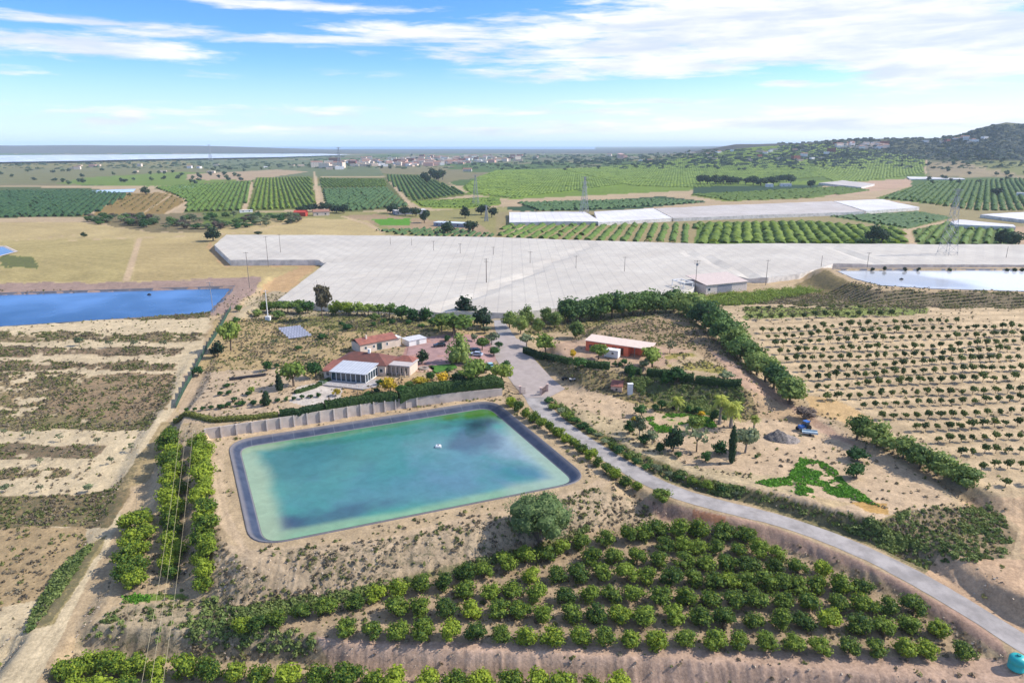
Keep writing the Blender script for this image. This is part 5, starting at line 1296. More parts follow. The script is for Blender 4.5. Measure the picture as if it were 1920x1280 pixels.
# low dark wall in the dry garden
ps = G_many([(430,714),(460,710),(498,705)]); O = ps[0]
mb = MB()
for a, b2 in zip(ps[:-1], ps[1:]):
    pr, qr = Vector(rel(a, O)), Vector(rel(b2, O)); mb.add([tuple(pr+Vector(v)) for v in ((0,0,-.3),(0,.5,-.3),(0,.5,.9),(0,0,.9))]+[tuple(qr+Vector(v)) for v in ((0,0,-.3),(0,.5,-.3),(0,.5,.9),(0,0,.9))], [(0,4,7,3),(3,7,6,2),(2,6,5,1),(0,3,2,1),(4,5,6,7)])
tag(mb.build('low_wall', mat('dark_stone', (.06,.055,.06), var=.3), None, O), 'low dark wall in the dry ground beside the green fence', 'wall')

# solar panels
PVM = striped('solar_cells', (.30,.31,.37), (.22,.23,.28), 1.0, 0, .25, .6); MATS['solar_cells'] = PVM
sa = G(541,637); sb2 = G(584,629); d = sb2-sa; ang = math.atan2(d.y, d.x); Ls = d.length
for k in range(5):
    o = thing('solar_panel', '{} of the five tilted solar panel rows, counted from the front'.format(ORD[k+1]).capitalize(), 'solar panels', (sa.x-math.sin(ang)*k*3.3-.35*k, sa.y+math.cos(ang)*k*3.3, sa.z), ang, 'solar panel rows')
    MB().add([(0,0,.5),(Ls,0,.5),(Ls,1.3,1.15),(0,1.3,1.15),(0,0,.56),(Ls,0,.56),(Ls,1.3,1.21),(0,1.3,1.21)], [(3,2,1,0),(4,5,6,7),(0,1,5,4),(1,2,6,5),(2,3,7,6),(3,0,4,7)]).build('panel', PVM, o)
    mb = MB()
    for i in range(5):
        x = .3+(Ls-.6)*i/4; mb.box(x-.05, x+.05, .1, .2, -.4, .54); mb.box(x-.05, x+.05, 1.1, 1.2, -.4, 1.05)
    mb.build('frame', STEEL, o)

# ------------------------------------------------------------------ vehicles
TYRE = mat('tyre_rubber', (.02,.02,.02), rough=.9)
def car(p, rz, colr, label, suv=False, estate=False):
    o = thing('parked_car', label, 'car', p, rz)
    L_, W_ = 4.3, 1.75; cm = mat('car_paint_%d' % _cnt[0], colr, rough=.25, var=.05, spec=.6); _cnt[0] += 1
    prof = [(-2.15,.35),(-2.15,.75),(-2.0,.92),(-1.1,1.0),(-.9,1.02),(1.6,1.05),(2.1,.95),(2.15,.6),(2.1,.35)]
    V = [(x, -W_/2, z) for x, z in prof]+[(x, W_/2, z) for x, z in prof]; n = len(prof)
    MB().add(V, [tuple(range(n)), tuple(range(n, 2*n))[::-1]]+[(i, n+i, n+(i+1) % n, (i+1) % n) for i in range(n)]).build('body', cm, o)
    pr = [(-1.15,1.0),(-.45,1.42),(1.2,1.45),(1.85,1.04)]; V = [(x, -W_/2+.12+(.1 if z > 1.2 else 0), z) for x, z in pr]+[(x, W_/2-.12-(.1 if z > 1.2 else 0), z) for x, z in pr]
    MB().add(V, [(0,1,2,3),(7,6,5,4),(0,4,5,1),(2,6,7,3)]).build('windows', GLASS, o)
    MB().add([(-.5,-W_/2+.2,1.425),(1.25,-W_/2+.2,1.455),(1.25,W_/2-.2,1.455),(-.5,W_/2-.2,1.425),(-.5,-W_/2+.2,1.47),(1.25,-W_/2+.2,1.50),(1.25,W_/2-.2,1.50),(-.5,W_/2-.2,1.47)], [(3,2,1,0),(4,5,6,7),(0,1,5,4),(1,2,6,5),(2,3,7,6),(3,0,4,7)]).build('roof', cm, o)
    for x in (-1.35, 1.3):
        for y in (-W_/2+.05, W_/2-.05):
            wl_ = MB().tube([(x,y-.11,.33),(x,y+.11,.33)], .34, 14).build('wheel', TYRE, o); MB().tube([(x,y-.125,.33),(x,y+.125,.33)], .18, 10).build('rim', STEEL, wl_)
    for y in (-.6, .6): MB().box(-2.17, -2.14, y-.18, y+.18, .68, .82).build('headlight', FRAMEW, o)
    return o
car(G(824,650), .25, (.02,.022,.03), 'black car parked alone at the head of the red driveway')
car(G(893,667), -.3, (.42,.46,.55), 'silver blue car parked beside the round yellow-green bush')
car(G(889,660), -.3, (.03,.035,.05), 'dark car half hidden behind the silver blue one')
car(G(919,688), -1.3, (.30,.52,.52), 'pale turquoise car parked under the light green trees')
def quad(p, rz, colr, label):
    o = thing('quad_bike', label, 'quad bike', p, rz); cm = mat('quad_paint_%d' % _cnt[0], colr, rough=.4); _cnt[0] += 1
    MB().box(-.8, .8, -.3, .3, .45, .75).box(-.95, -.3, -.5, .5, .68, .78).box(.3, .95, -.5, .5, .70, .80).build('body', cm, o)
    MB().box(-.15, .55, -.2, .2, .76, .95).build('seat', DARKM, o); MB().tube([(-.45,-.45,1.1),(-.45,.45,1.1)], .03, 5).tube([(-.45,0,.8),(-.45,0,1.1)], .04, 5).build('handlebar', DARKM, o)
    for x in (-.65, .65):
        for y in (-.5, .5): MB().tube([(x,y-.14,.32),(x,y+.14,.32)], .32, 12).build('wheel', TYRE, o)
quad(G(1059,712), .1, (.03,.03,.035), 'dark quad bike at the bottom of the bank right of gate')
quad(G(1073,714), .1, (.6,.58,.56), 'pale quad bike beside the dark one right of gate')
# tractor with trailer beside the rubble
p = G(1507,806); tr_ = thing('tractor', 'small bright blue tractor parked on the dirt beside the tree belt', 'tractor', p, .4)
BLU = mat('blue_paint', (.04,.13,.38), rough=.4, var=.1)
MB().box(-1.7, -.2, -.45, .45, .8, 1.5).box(-.2, 1.1, -.75, .75, .7, 1.15).build('bonnet', BLU, tr_)
MB().box(-.1, 1.2, -.7, .7, 2.3, 2.42).build('cab_roof', BLU, tr_); MB().box(-.05, 1.1, -.62, .62, 1.152, 2.298).build('cab_glass', GLASS, tr_)
for x, r in ((-1.3, .5), (.7, .8)):
    for y in (-.85, .85): MB().tube([(x,y-.18,r),(x,y+.18,r)], r, 16).build('wheel', TYRE, tr_)
p = G(1518,815); t2 = thing('trailer', 'low flat trailer with scattered load beside the blue tractor', 'trailer', p, -.3)
MB().box(-1.8, 1.8, -.9, .9, .6, .75).box(-1.8, 1.8, -.9, -.8, .752, 1.1).box(-1.8, 1.8, .8, .9, .752, 1.1).build('bed', mat('pale_metal', (.4,.5,.55)), t2)
for y in (-.9, .9): MB().tube([(0,y-.1,.35),(0,y+.1,.35)], .35, 12).build('wheel', TYRE, t2)
# rubble heaps
def heap(u, v, w_, d_, h, m_, label, seed=1):
    p = G(u, v); rr = np.random.default_rng(seed); n = 28; g_ = np.linspace(-1, 1, n); Xh, Yh = np.meshgrid(g_, g_); r = np.hypot(Xh, Yh)
    Zh = h*np.clip(1-r, 0, 1)**.7*(.5+fbm(Xh*4+seed*9, Yh*4, seed, 4))-.25
    idx = np.arange(n*n).reshape(n, n); F = np.stack([idx[:-1,:-1], idx[:-1,1:], idx[1:,1:], idx[1:,:-1]], -1).reshape(-1, 4)
    o = obj('rubble_heap', mesh_np('rubble_heap', np.stack([Xh*w_/2, Yh*d_/2, Zh], -1).reshape(-1, 3), F, m_, smooth_=False), None, p); return tag(o, label, 'heap')
heap(1458,822, 7, 6, 2.2, mat('dark_rubble', (.13,.115,.105), var=.6, scale=3), 'dark grey rubble heap on the bare ground right of the palms', 3)
heap(1478,824, 6, 5, 1.4, mat('grey_rubble', (.26,.22,.19), var=.5, scale=3), 'lighter grey rubble heap joined to the dark one', 8)
# water tank
p = G(1905,1252); wt = thing('water_tank', 'round turquoise plastic water tank beside the road', 'water tank', p)
TEAL = mat('teal_plastic', (.03,.42,.40), rough=.4, var=.15, scale=.6)
pr = [(0.02,0),(1.12,0),(1.18,.12),(1.12,.22),(1.18,.9),(1.12,1.0),(1.18,1.1),(1.15,1.8),(.9,2.12),(.35,2.25),(.02,2.27)]; V = []; N = 26
for r, z in pr: V += [(r*math.cos(6.2832*k/N), r*math.sin(6.2832*k/N), z) for k in range(N)]
obj('body', mesh_np('body', V, [(i*N+k, i*N+(k+1) % N, (i+1)*N+(k+1) % N, (i+1)*N+k) for i in range(len(pr)-1) for k in range(N)], TEAL, smooth_=True), wt)
MB().tube([(0,0,2.26),(0,0,2.5)], .28, 14).build('lid', mat('dark_teal', (.02,.25,.25)), wt)
# pontoon
p = P(822,838,wl); pf = thing('pontoon', 'small white float carrying a pump on the reservoir', 'pontoon', (p[0], p[1], wl))
MB().tube([(-.7,-.35,.12),(.7,-.35,.12)], .24, 10).tube([(-.7,.35,.12),(.7,.35,.12)], .24, 10).build('floats', WHITE, pf); MB().box(-.6, .6, -.5, .5, .37, .5).build('deck', FRAMEW, pf)
MB().tube([(0,0,.5),(0,0,.85)], .2, 10).build('pump', STEEL, pf)
# float on the far ponds
for (u, v, z, nm) in ((1115,0,0,''),):
    pass
p = P(1690,524,4.9); tag(MB().box(-.8,.8,-.4,.4,-.1,.5).box(-.3,.3,-.2,.2,.5,.8).build('pontoon', DARKM, None, (p[0], p[1], 4.9)), 'small dark float on the pale right-hand pond', 'pontoon')
p = P(280,553,.9); tag(MB().box(-.8,.8,-.4,.4,-.1,.5).box(-.3,.3,-.2,.2,.5,.8).build('pontoon', DARKM, None, (p[0], p[1], .9)), 'small dark float on the wide blue pond', 'pontoon')

# ------------------------------------------------------------------ poles and pylons
def pole(u, v, vtop, label, arms=1, m_=WOODP, z=None, r=.14, box=False, armw=1.2):
    p = G(u, v) if z is None else Vector((*P(u, v, z), z)); h = (v-vtop)*sc_px(p)/CP
    base = Vector((p.x, p.y, min(p.z, 0) if z else p.z)); o = thing('utility_pole', label, 'utility pole', base); zt = p.z-base.z+h
    MB().tube([(0,0,-.5),(0,0,zt)], [r*1.3, r*.8], 8).build('pole', m_, o)
    for k in range(arms):
        ca_ = MB().box(-armw, armw, -.07, .07, zt-.5-k*1.1, zt-.36-k*1.1).build('crossarm', m_, o)
        mi = MB()
        for x in (-armw+.12, 0, armw-.12): mi.tube([(x,0,zt-.355-k*1.1),(x,0,zt-.1-k*1.1)], .06, 6)
        mi.build('insulators', CREAM, ca_)
    if box: MB().box(-.5, .5, -.55, -.15, zt-2.6, zt-1.4).build('transformer', STEEL, o)
    return o
for i, (u, v, t_, a_) in enumerate([(732,456,445,0),(772,458,447,0),(813,466,452,1),(863,472,457,1),(912,526,486,2),(925,475,463,1),(994,491,472,1),(1080,500,480,1),(1171,506,482,1),(1437,520,488,1),(1626,500,474,1),(1540,497,480,0),(502,487,445,1),(526,470,440,1),(1887,480,463,0)]):
    pole(u, v, t_, '{} thin pole from the start of the list standing through the netting'.format(ORD[i+1]) if False else
         ['thin pole at the top left of the netting, leftmost of the faint row','thin pole second in the faint row near the netting top','thin pole third in the faint row near the netting top','thin pole fourth in the faint row on the netting',
          'tallest dark pole in the middle of the netting','short pole just above the tallest dark pole','pole on the netting, first right of the tallest','pole on the netting, second right of the tallest','pole on the netting, third right of the tallest',
          'pole at the lower netting edge right of the farm shed','pole on the netting above the silvery pond','short pole at the left end of the silvery pond','pole on the left lobe of netting by the straw field','pole behind it at the upper left netting edge','short pole at the far right of the netting'][i],
         a_, z=4.2, r=.13 if i != 4 else .2)
pole(1303,549,490, 'wooden pole with transformer beside the open white frame', 2, box=True, armw=1.5)
pole(400,588,530, 'tall lattice-grey pole at the corner of the blue pond', 2, m_=STEEL, armw=1.5)
pole(468,540,475, 'thin pole in the straw field left of the netting', 1)
o_ = pole(503,601,545, 'white concrete pole on a white block base near the track', 1, m_=WHITE, armw=1.0, r=.2)
MB().box(-1.0, 1.0, -.8, .8, -.3, 1.8).build('base_block', WHITE, o_)
pole(851,640,620, 'thin dark pole at the right side of the red driveway', 0, m_=BARK)
def bar(mb, a, b2, r): mb.tube([a, b2], r, 4, cap=False)
def pylon(u, v, vtop, label, dist=None, th=.16, arms=3, wd=None, lean=0):
    p = G(u, v); h = (v-vtop)*sc_px(p)/CP; o = thing('lattice_pylon', label, 'pylon', p, .35); bw = h*.085 if wd is None else wd
    mb = MB(); lev = 9
    def corner(k, sx, sy): f = k/lev; w_ = bw*(1-f)**1.1+h*.012; return (sx*w_, sy*w_, h*f*.97)
    for sx in (-1, 1):
        for sy in (-1, 1): mb.tube([corner(k, sx, sy) for k in range(lev+1)], th, 4)
    for k in range(lev):
        for (s1, s2) in (((-1,-1),(1,-1)), ((1,-1),(1,1)), ((1,1),(-1,1)), ((-1,1),(-1,-1))):
            bar(mb, corner(k, *s1), corner(k+1, *s2), th*.55); bar(mb, corner(k, *s2), corner(k+1, *s1), th*.55); bar(mb, corner(k+1, *s1), corner(k+1, *s2), th*.5)
    mb.build('tower', STEEL, o)
    for i in range(arms):
        z = h*(.95-.12*i); w_ = h*(.09+.03*(i == 1)); am = MB()
        for s_ in (-1, 1): bar(am, (s_*h*.015,0,z+h*.02), (s_*w_,0,z), th*.7); bar(am, (s_*h*.015,0,z-h*.01), (s_*w_,0,z), th*.7); bar(am, (s_*w_,0,z), (s_*w_,0,z-h*.04), th*.5)
        am.build('crossarm', STEEL, o)
pylon(1774,487,358, 'large lattice pylon standing in the netting at right', th=.11)
pylon(1095,404,334, 'lattice pylon standing beyond the small white greenhouse', th=.18)
pylon(892,384,330, 'lattice pylon at the left edge of the big green field', th=.16)
pylon(637,316,278, 'distant lattice pylon at the left end of town', th=.5)
pylon(395,301,273, 'distant lattice pylon before the salt lake', th=.6)
pylon(912,415,386, 'small lattice mast left of the small white greenhouse', th=.2, arms=1)
# overhead lines above the left citrus columns
CAB = mat('pale_cable', (.5,.42,.25), rough=.5)
for i, (ub, ut) in enumerate(((264,338),(281,349),(304,362))):
    a = Vector((*P(ub, 1290, -1.5), -1.5)); b2 = Vector((*P(ut, 800, 6), 6)); pts = []
    for k in range(21):
        f = k/20; q = a+(b2-a)*f; q.z -= 3.2*4*f*(1-f)*.5; pts.append(q-a)
    tag(MB().tube(pts, .022, 5).build('power_line', CAB, None, a), ['leftmost','middle','rightmost'][i]+' thin cable hanging over the left citrus columns', 'cable', 'cables over the citrus columns')

# ------------------------------------------------------------------ far fields, planted in rows (nobody could count them)
def rows_field(name, pts, a, b_, sp, h, w_, m_, label, z=0.0, step=2.2, gap=.06, seed=1, hv=.5):
    pg = poly(pts, z); d = P(*b_, z)-P(*a, z); d /= np.linalg.norm(d); n_ = np.array([-d[1], d[0]])
    s_ = pg@d; q_ = pg@n_; rr = np.random.default_rng(seed); V = []; F = []
    ks = np.arange(math.floor(q_.min()/sp), math.ceil(q_.max()/sp)+1)*sp; ts = np.arange(s_.min(), s_.max()+step, step)
    KK, TT = np.meshgrid(ks, ts, indexing='ij'); X = n_[0]*KK+d[0]*TT; Y = n_[1]*KK+d[1]*TT; ins = inside(X, Y, pg) & (rr.random(X.shape) > gap)
    Zg = hgt(X, Y); hh = h*(1-hv+hv*1.3*rr.random(X.shape)); wz_ = w_*(.75+.5*rr.random(X.shape)); off = rr.normal(0, .12*w_, X.shape)
    prof = [(-.5, -.1), (-.38, .62), (0.0, 1.0), (.38, .62), (.5, -.1)]; sh = X.shape; m = len(prof)
    VV = []
    for pa, pb in prof:
        VV.append(np.stack([X+n_[0]*(pa*wz_+off)+rr.normal(0, .1, sh), Y+n_[1]*(pa*wz_+off)+rr.normal(0, .1, sh), Zg+pb*hh], -1))
    VV = np.stack(VV, 2); nk, nt = sh; idx = np.arange(nk*nt*m).reshape(nk, nt, m); ok = ins[:, :-1] & ins[:, 1:]
    Fq = [np.stack([idx[:, :-1, j][ok], idx[:, 1:, j][ok], idx[:, 1:, j+1][ok], idx[:, :-1, j+1][ok]], -1) for j in range(m-1)]
    Fq = np.concatenate(Fq); used, inv = np.unique(Fq.ravel(), return_inverse=True)
    o = obj(name, mesh_np(name, VV.reshape(-1, 3)[used], inv.reshape(-1, 4), m_)); tag(o, label, 'crop rows', kind='stuff'); return o
F1 = leaf_mat('grove_leaf', (.05,.11,.02), (.14,.22,.035), scale=.08); F2 = leaf_mat('bright_grove_leaf', (.09,.15,.015), (.23,.31,.035), scale=.06); F4 = leaf_mat('field_leaf', (.13,.20,.02), (.27,.36,.04), scale=.02, rnd=0); F3 = leaf_mat('bluish_grove_leaf', (.035,.09,.03), (.09,.16,.05), scale=.08)
rows_field('grove_rows', [(-250,362),(150,357),(245,365),(168,405),(-250,413)], (300,402), (300,365), 7, 3, 4.6, F3, 'dark green citrus grove at the far left')
rows_field('grove_rows', [(290,352),(474,340),(455,395),(347,397),(352,380),(330,366)], (400,393), (433,343), 6.5, 3, 3.8, F1, 'citrus grove left of the pale lane')
rows_field('grove_rows', [(482,335),(582,333),(591,390),(466,394)], (466,392), (484,340), 6.5, 3, 3.8, F2, 'bright citrus grove between the two pale lanes')
rows_field('grove_rows', [(600,335),(720,337),(724,350),(604,352)], (466,392), (484,340), 6.5, 3, 3.8, F2, 'narrow citrus grove right of the wide lane')
rows_field('grove_rows', [(606,355),(722,352),(766,387),(640,397),(612,387)], (640,394), (700,356), 7, 3, 4, F3, 'dark citrus grove right of the wide lane')
rows_field('grove_rows', [(724,328),(790,330),(850,352),(876,363),(775,377),(732,345)], (760,372), (745,335), 7.5, 3, 4, F1, 'citrus grove beyond the oblique lane')
rows_field('grove_rows', [(778,378),(935,370),(938,383),(880,390),(792,388)], (800,388), (930,371), 5, 1.6, 3.2, F2, 'low yellow-green crop strip')
rows_field('grove_rows', [(700,432),(830,428),(935,440),(925,446),(760,442)], (760,442), (790,430), 6, 2, 3, F3, 'small dark grove behind the netting', z=0)
rows_field('grove_rows', [(945,420),(1308,421),(1298,457),(935,446)], (960,447), (1010,421), 9.0, 2.4, 4.6, F1, 'striped olive-green rows with tan gaps above the netting')
rows_field('grove_rows', [(1312,420),(1520,417),(1688,430),(1696,456),(1304,457)], (1500,455), (1480,420), 8.0, 3.0, 6.4, F2, 'broad bright green hedge rows above the netting')
rows_field('grove_rows', [(970,381),(1235,374),(1325,380),(1130,392),(1010,396)], (1000,395), (1060,380), 6, 2.5, 4.8, F3, 'dark green strip behind the white greenhouses')
rows_field('grove_rows', [(1560,406),(1718,398),(1780,408),(1702,428)], (1600,412), (1700,400), 6, 1.8, 4.4, F3, 'green triangular crop patch')
rows_field('grove_rows', [(1715,434),(1780,417),(1908,427),(1900,458),(1722,458)], (1750,455), (1780,420), 7, 2.4, 4.2, F1, 'scrubby grove left of right-hand dirt lane')
rows_field('grove_rows', [(1655,372),(1738,342),(2250,330),(2250,395),(1825,395),(1722,379)], (1750,390), (1790,345), 8, 3, 5, F1, 'green grove at the right around the lone tree')
rows_field('grove_rows', [(870,350),(892,335),(930,321),(1048,319),(1170,345),(960,372),(882,362)], (900,360), (980,322), 5, 1.3, 5.2, F4, 'bright green field left part of the long slope')
rows_field('grove_rows', [(1055,318),(1490,311),(1560,330),(1300,352),(1185,348)], (1150,345), (1200,316), 6, 1.3, 6.2, F4, 'bright green field middle part of the long slope')
rows_field('grove_rows', [(1500,311),(1732,319),(1730,329),(1568,343)], (1600,335), (1620,316), 7, 1.6, 6.8, F2, 'darker green field right part of the long slope')
rows_field('grove_rows', [(1295,365),(1585,350),(1635,358),(1520,371),(1370,377)], (1350,372), (1500,355), 8, 2, 5.6, F2, 'yellow-green strip below the dark wood')

# ------------------------------------------------------------------ middle distance trees
def far_trees(lst, w_, h, fmt, group, kd='dark'):
    ps = G_many(lst)
    for i, p in enumerate(ps):
        r_ = random.Random(i*3+len(lst)); plant(kd, p, w_*r_.uniform(.8, 1.25), h*r_.uniform(.8, 1.2), fmt.format(ORD[i+1]), group, name='far_tree', cat='tree')
far_trees([(562,400),(575,398),(588,397),(603,396),(618,397),(631,399),(645,400)], 13, 10, '{} dark tree from the left around the red farmhouse', 'dark trees around the red farmhouse')
far_trees([(800,345),(808,335),(815,338),(822,341),(830,337)], 20, 22, '{} tree from the left in the dark clump beside the bright field', 'dark clump beside the bright field')
far_trees([(1313,345),(1326,346),(1342,346),(1356,345),(1370,346),(1384,346),(1398,346),(1412,347),(1426,348),(1438,346),(1450,347),(1462,342),(1474,341),(1482,345)], 22, 17, '{} tree from the left in the small wood on the green slope', 'small wood on the green slope')
far_trees([(796,418),(886,436),(922,408),(872,409),(902,403),(736,400),(760,404),(780,406)], 13, 11, '{} tree in the scrubby ground behind the netting, by reading order', 'trees behind the netting')
far_trees([(1636,455),(1652,456),(1876,462),(1896,464),(1868,366),(1520,352),(840,438),(400,452)], 14, 12, '{} of the lone dark trees spread along the upper right and netting edge', 'lone dark trees in the fields')
for u, v, w_, h_, lb_ in [(158,445,10,9,'small lone grey tree in the straw field'),(274,365,16,14,'lone tree at the corner of the orange-brown plot'),(235,342,8,7,'tiny far tree above the orange-brown plot'),(485,440,14,6,'low dark bush left on the straw field lane'),(540,420,10,7,'small dark bush on the straw field above netting')]:
    one('dark', u, v, w_, h_, lb_, name='far_tree', cat='tree')
row('dark', [(1635,509),(1657,509),(1697,510),(1721,510),(1780,510),(1888,511),(1902,511),(1914,511)], 9, 1.2, '{} small dark bush from the left on the far rim of the silvery pond', 'bushes on the far rim of the silvery pond')
# sparse rows on the orange-brown plot
rr = random.Random(9)
rows_field('plot_rows', [(205,390),(240,366),(322,362),(345,378),(305,398)], (230,395), (275,365), 9, 1.6, 2.6, leaf_mat('rusty_leaf', (.14,.12,.03), (.30,.22,.06), scale=.1), 'sparse rusty rows on the orange-brown plot', gap=.45)
# thicket below the orange-brown plot
rr = random.Random(11); lst = [(rr.uniform(165, 560), 0) for _ in range(140)]; lst = [(u, rr.uniform(407, 418+14*math.sin(max(0, min(1, (u-165)/395))*3.14))) for u, _ in lst]
ps = G_many(lst)
TH = 'bushes in the thicket above the straw fields'
for i, p in enumerate(ps): plant(rr.choice(['green','olive','brown','thin','pine']), p, rr.uniform(6, 11), rr.uniform(4, 7.5), 'olive and brown bush in the thicket above the straw fields', TH, name='thicket_bush', cat='bush')
# trees dotted over the distance
rr = random.Random(21); lst = []
while len(lst) < 230:
    v = 284+rr.random()**.8*62; u = rr.uniform(-40, 1960)
    if v > 320 and (460 < u < 1740): continue
    if 288 < v < 308 and u < 660: continue
    lst.append((u, v))
for p in G_many(lst):
    if p.y < 4800: plant('far', p, rr.uniform(6, 9)*(1+p.y/3500), rr.uniform(5, 8)*(1+p.y/5000), 'small dark tree dotted over the hazy distant plain', 'trees dotted over the distant plain', name='far_tree', cat='tree')
# distant woodland and scrub belts: one mass
def mass(name, n, fn, label, m_=L_FAR, seed=5, sz=(10, 30), flat=.45):
    rr = np.random.default_rng(seed); iv, jf = ico(); bm_v = iv[:]; V = []; F = []; pts = fn(rr, n); P3 = G_many(pts)
    bx = [(-.5,-.5,0),(.5,-.5,0),(.5,.5,0),(-.5,.5,0),(-.3,-.35,.9),(.35,-.25,1),(.3,.3,.85),(-.35,.25,1)]
    fc = [(0,1,5,4),(1,2,6,5),(2,3,7,6),(3,0,4,7),(4,5,6,7)]
    VV = []; FF = []
    for k, p in enumerate(P3):
        if p.y > 4700: continue
        s_ = rr.uniform(*sz)*min(1.6, max(.5, p.y/1800)); h = s_*flat*rr.uniform(.6, 1.3)
        b = len(VV)
        for q in bx: VV.append((p.x+q[0]*s_*rr.uniform(.7, 1.3)*1.6, p.y+q[1]*s_*rr.uniform(.7, 1.3), p.z-.5+q[2]*h*rr.uniform(.75, 1.2)))
        FF += [tuple(i+b for i in f) for f in fc]
    o = obj(name, mesh_np(name, VV, FF, m_)); tag(o, label, 'woodland', kind='stuff'); return o
mass('distant_scrub', 2600, lambda r, n: np.stack([r.uniform(-60, 1980, n), 281+r.random(n)**1.3*36], 1), 'dark scrub and hedges across the hazy far plain', sz=(3, 10), flat=.4)
mass('hill_wood', 4200, lambda r, n: np.stack([2000-r.random(n)**1.3*540, 234+r.random(n)*66], 1), 'low dark pinewood covering the hills at right', sz=(3, 8), flat=.55, seed=8, m_=leaf_mat('hill_pine', (.05,.07,.06), (.13,.16,.12), scale=.02))
mass('plain_hedges', 420, lambda r, n: np.stack([r.uniform(1000, 1620, n), 290+r.random(n)*20], 1), 'tree belts around the distant town', sz=(4, 11), flat=.5, seed=18)

# ------------------------------------------------------------------ distant town and villages
TW = [mat('town_white', (.85,.80,.76)), mat('town_cream', C(245,222,200,.9)), mat('town_pink', C(232,182,165,.85)), mat('town_tan', C(225,198,175,.85)), mat('town_red', (.28,.09,.07))]
TR = mat('town_roof', C(190,140,118,.6)); TWN = mat('town_window', (.08,.08,.10))
def block(i, w_, d_, h, wm, pitched):
    mb = MB(); mb.box(-w_/2, w_/2, -d_/2, d_/2, -3, h, 0); n = max(2, int(w_/4)); fl = max(1, int(h/3.2))
    for f_ in range(fl):
        for k in range(n):
            x = -w_/2+(k+.5)*w_/n; mb.box(x-.45, x+.45, -d_/2-.06, -d_/2-.01, f_*3.2+1.1, f_*3.2+2.2, 2)
    if pitched: gable(mb, -w_/2, w_/2, -d_/2, d_/2, h+.1, h+2.4, .3, 1)
    else: mb.box(-w_/2-.2, w_/2+.2, -d_/2-.2, d_/2+.2, h+.01, h+.5, 0)
    return mb.mesh('town_block', [wm, TR, TWN])
rr = random.Random(33); BL = [block(i, rr.uniform(12, 30), rr.uniform(9, 16), rr.choice([4, 6.5, 7, 9.5, 10, 13]), TW[[0,0,1,1,2,3,0,1,3,4,0,1][i]], i % 3 == 1) for i in range(12)]
def town(n, fn, label, group, sc_=(.8, 1.2), name='town_building', seed=1):
    r_ = random.Random(seed); lst = [fn(r_) for _ in range(n)]
    for p in G_many(lst):
        if p.y > 5000: continue
        o = obj(name, r_.choice(BL), None, p, r_.uniform(-.5, .5), r_.uniform(*sc_)); tag(o, label, 'building', group)
town(250, lambda r: (lambda u: (u, 303+r.uniform(-1, 1)*(9-abs(u-790)*.026)-(u-640)*.014+6*(1-(u-560)/400)))(min(975, max(600, r.gauss(790, 95)))), 'small pale building in the distant town on the plain', 'buildings of the distant town', (.7, 1.15))
town(10, lambda r: (r.uniform(560, 640), r.uniform(311, 318)), 'low warehouse at the left edge of the distant town', 'warehouses left of the town', (1.0, 1.4), seed=2)
town(60, lambda r: (lambda k: (k+r.uniform(-1,1)*(48 if k < 1700 else 70), (268 if k < 1700 else 263)+r.uniform(-3, 5)+(6 if k < 1700 else 0)))(r.choice([1615, 1615, 1615, 1790])), 'white villa among pines on the right-hand hillside', 'white villas on the hillside', (.55, .9), 'hillside_villa', seed=3)
town(55, lambda r: (r.uniform(980, 1560), r.uniform(281, 303)), 'small pale farm building scattered on the plain right of town', 'scattered farm buildings right of town', (.5, .9), 'farm_building', seed=4)
town(26, lambda r: (r.uniform(20, 620), r.uniform(278, 282)), 'pale building on the far shore of the salt lake', 'buildings beyond the salt lake', (1.3, 2.3), seed=6)
town(14, lambda r: (r.uniform(120, 560), r.uniform(310, 325)), 'small pale farm building below the salt lake', 'farm buildings below the salt lake', (.5, .8), 'farm_building', seed=7)
def shedb(u0, v0, u1, v1, d_, h, wm, rm, label, gab=False, name='farmhouse'):
    a, b2 = G(u0, v0), G(u1, v1); ang = math.atan2(b2.y-a.y, b2.x-a.x); L_ = (b2-a).length
    o = thing(name, label, 'farm building', a, ang); MB().box(0, L_, 0, d_, -.8, h).build('wall', wm, o)
    if gab: gable(MB(), 0, L_, 0, d_, h+.05, h+d_*.22, .4).build('roof', rm, o)
    else: MB().box(-.3, L_+.3, -.3, d_+.3, h+.01, h+.3).build('roof', rm, o)
    for k in range(max(1, int(L_/6))): MB().box(L_*(k+.4)/max(1, int(L_/6)), L_*(k+.4)/max(1, int(L_/6))+1.4, -.06, -.005, 1, 2.4).build('window', GLASS, o)
    return o
GRY = mat('grey_wall', (.30,.31,.36)); PR = mat('pale_roof', (.55,.52,.50)); RED = mat('red_wall', (.42,.05,.03))
shedb(741,403,800,401,14,4,GRY,PR,'long grey-roofed shed behind the netting')
shedb(813,424,878,427,10,3.2,GRY,mat('pale_blue_roof',(.55,.62,.70)),'long low pale blue-roofed shed beside the dark tree')
shedb(551,406,573,406,9,4,RED,RED,'bright red barn among the dark trees',True)
shedb(588,405,618,404,10,4,CREAM,TR,'pale farmhouse right of the red barn',True)
shedb(1438,351,1450,351,9,5,WHITE,PR,'left small white farmhouse below the wood')
shedb(1465,350,1484,350,9,5,WHITE,PR,'right small white farmhouse below the wood')
shedb(1905,367,1960,369,12,4,WHITE,PR,'long white farm roof at the right edge')
shedb(868,322,884,322,12,7,CREAM,TR,'pale farmhouse above the dark clump of trees',True)
shedb(1157,297,1163,297,18,22,TW[2],TW[2],'lone tall pinkish block on the distant plain',name='tower_block')
shedb(1166,298,1169,298,16,14,TW[2],TW[2],'smaller pinkish block beside the lone tall one',name='tower_block')
shedb(617,309,638,309,24,24,mat('dark_red_block',(.16,.08,.08)),TR,'large dark red block at the left end of town',name='tower_block')
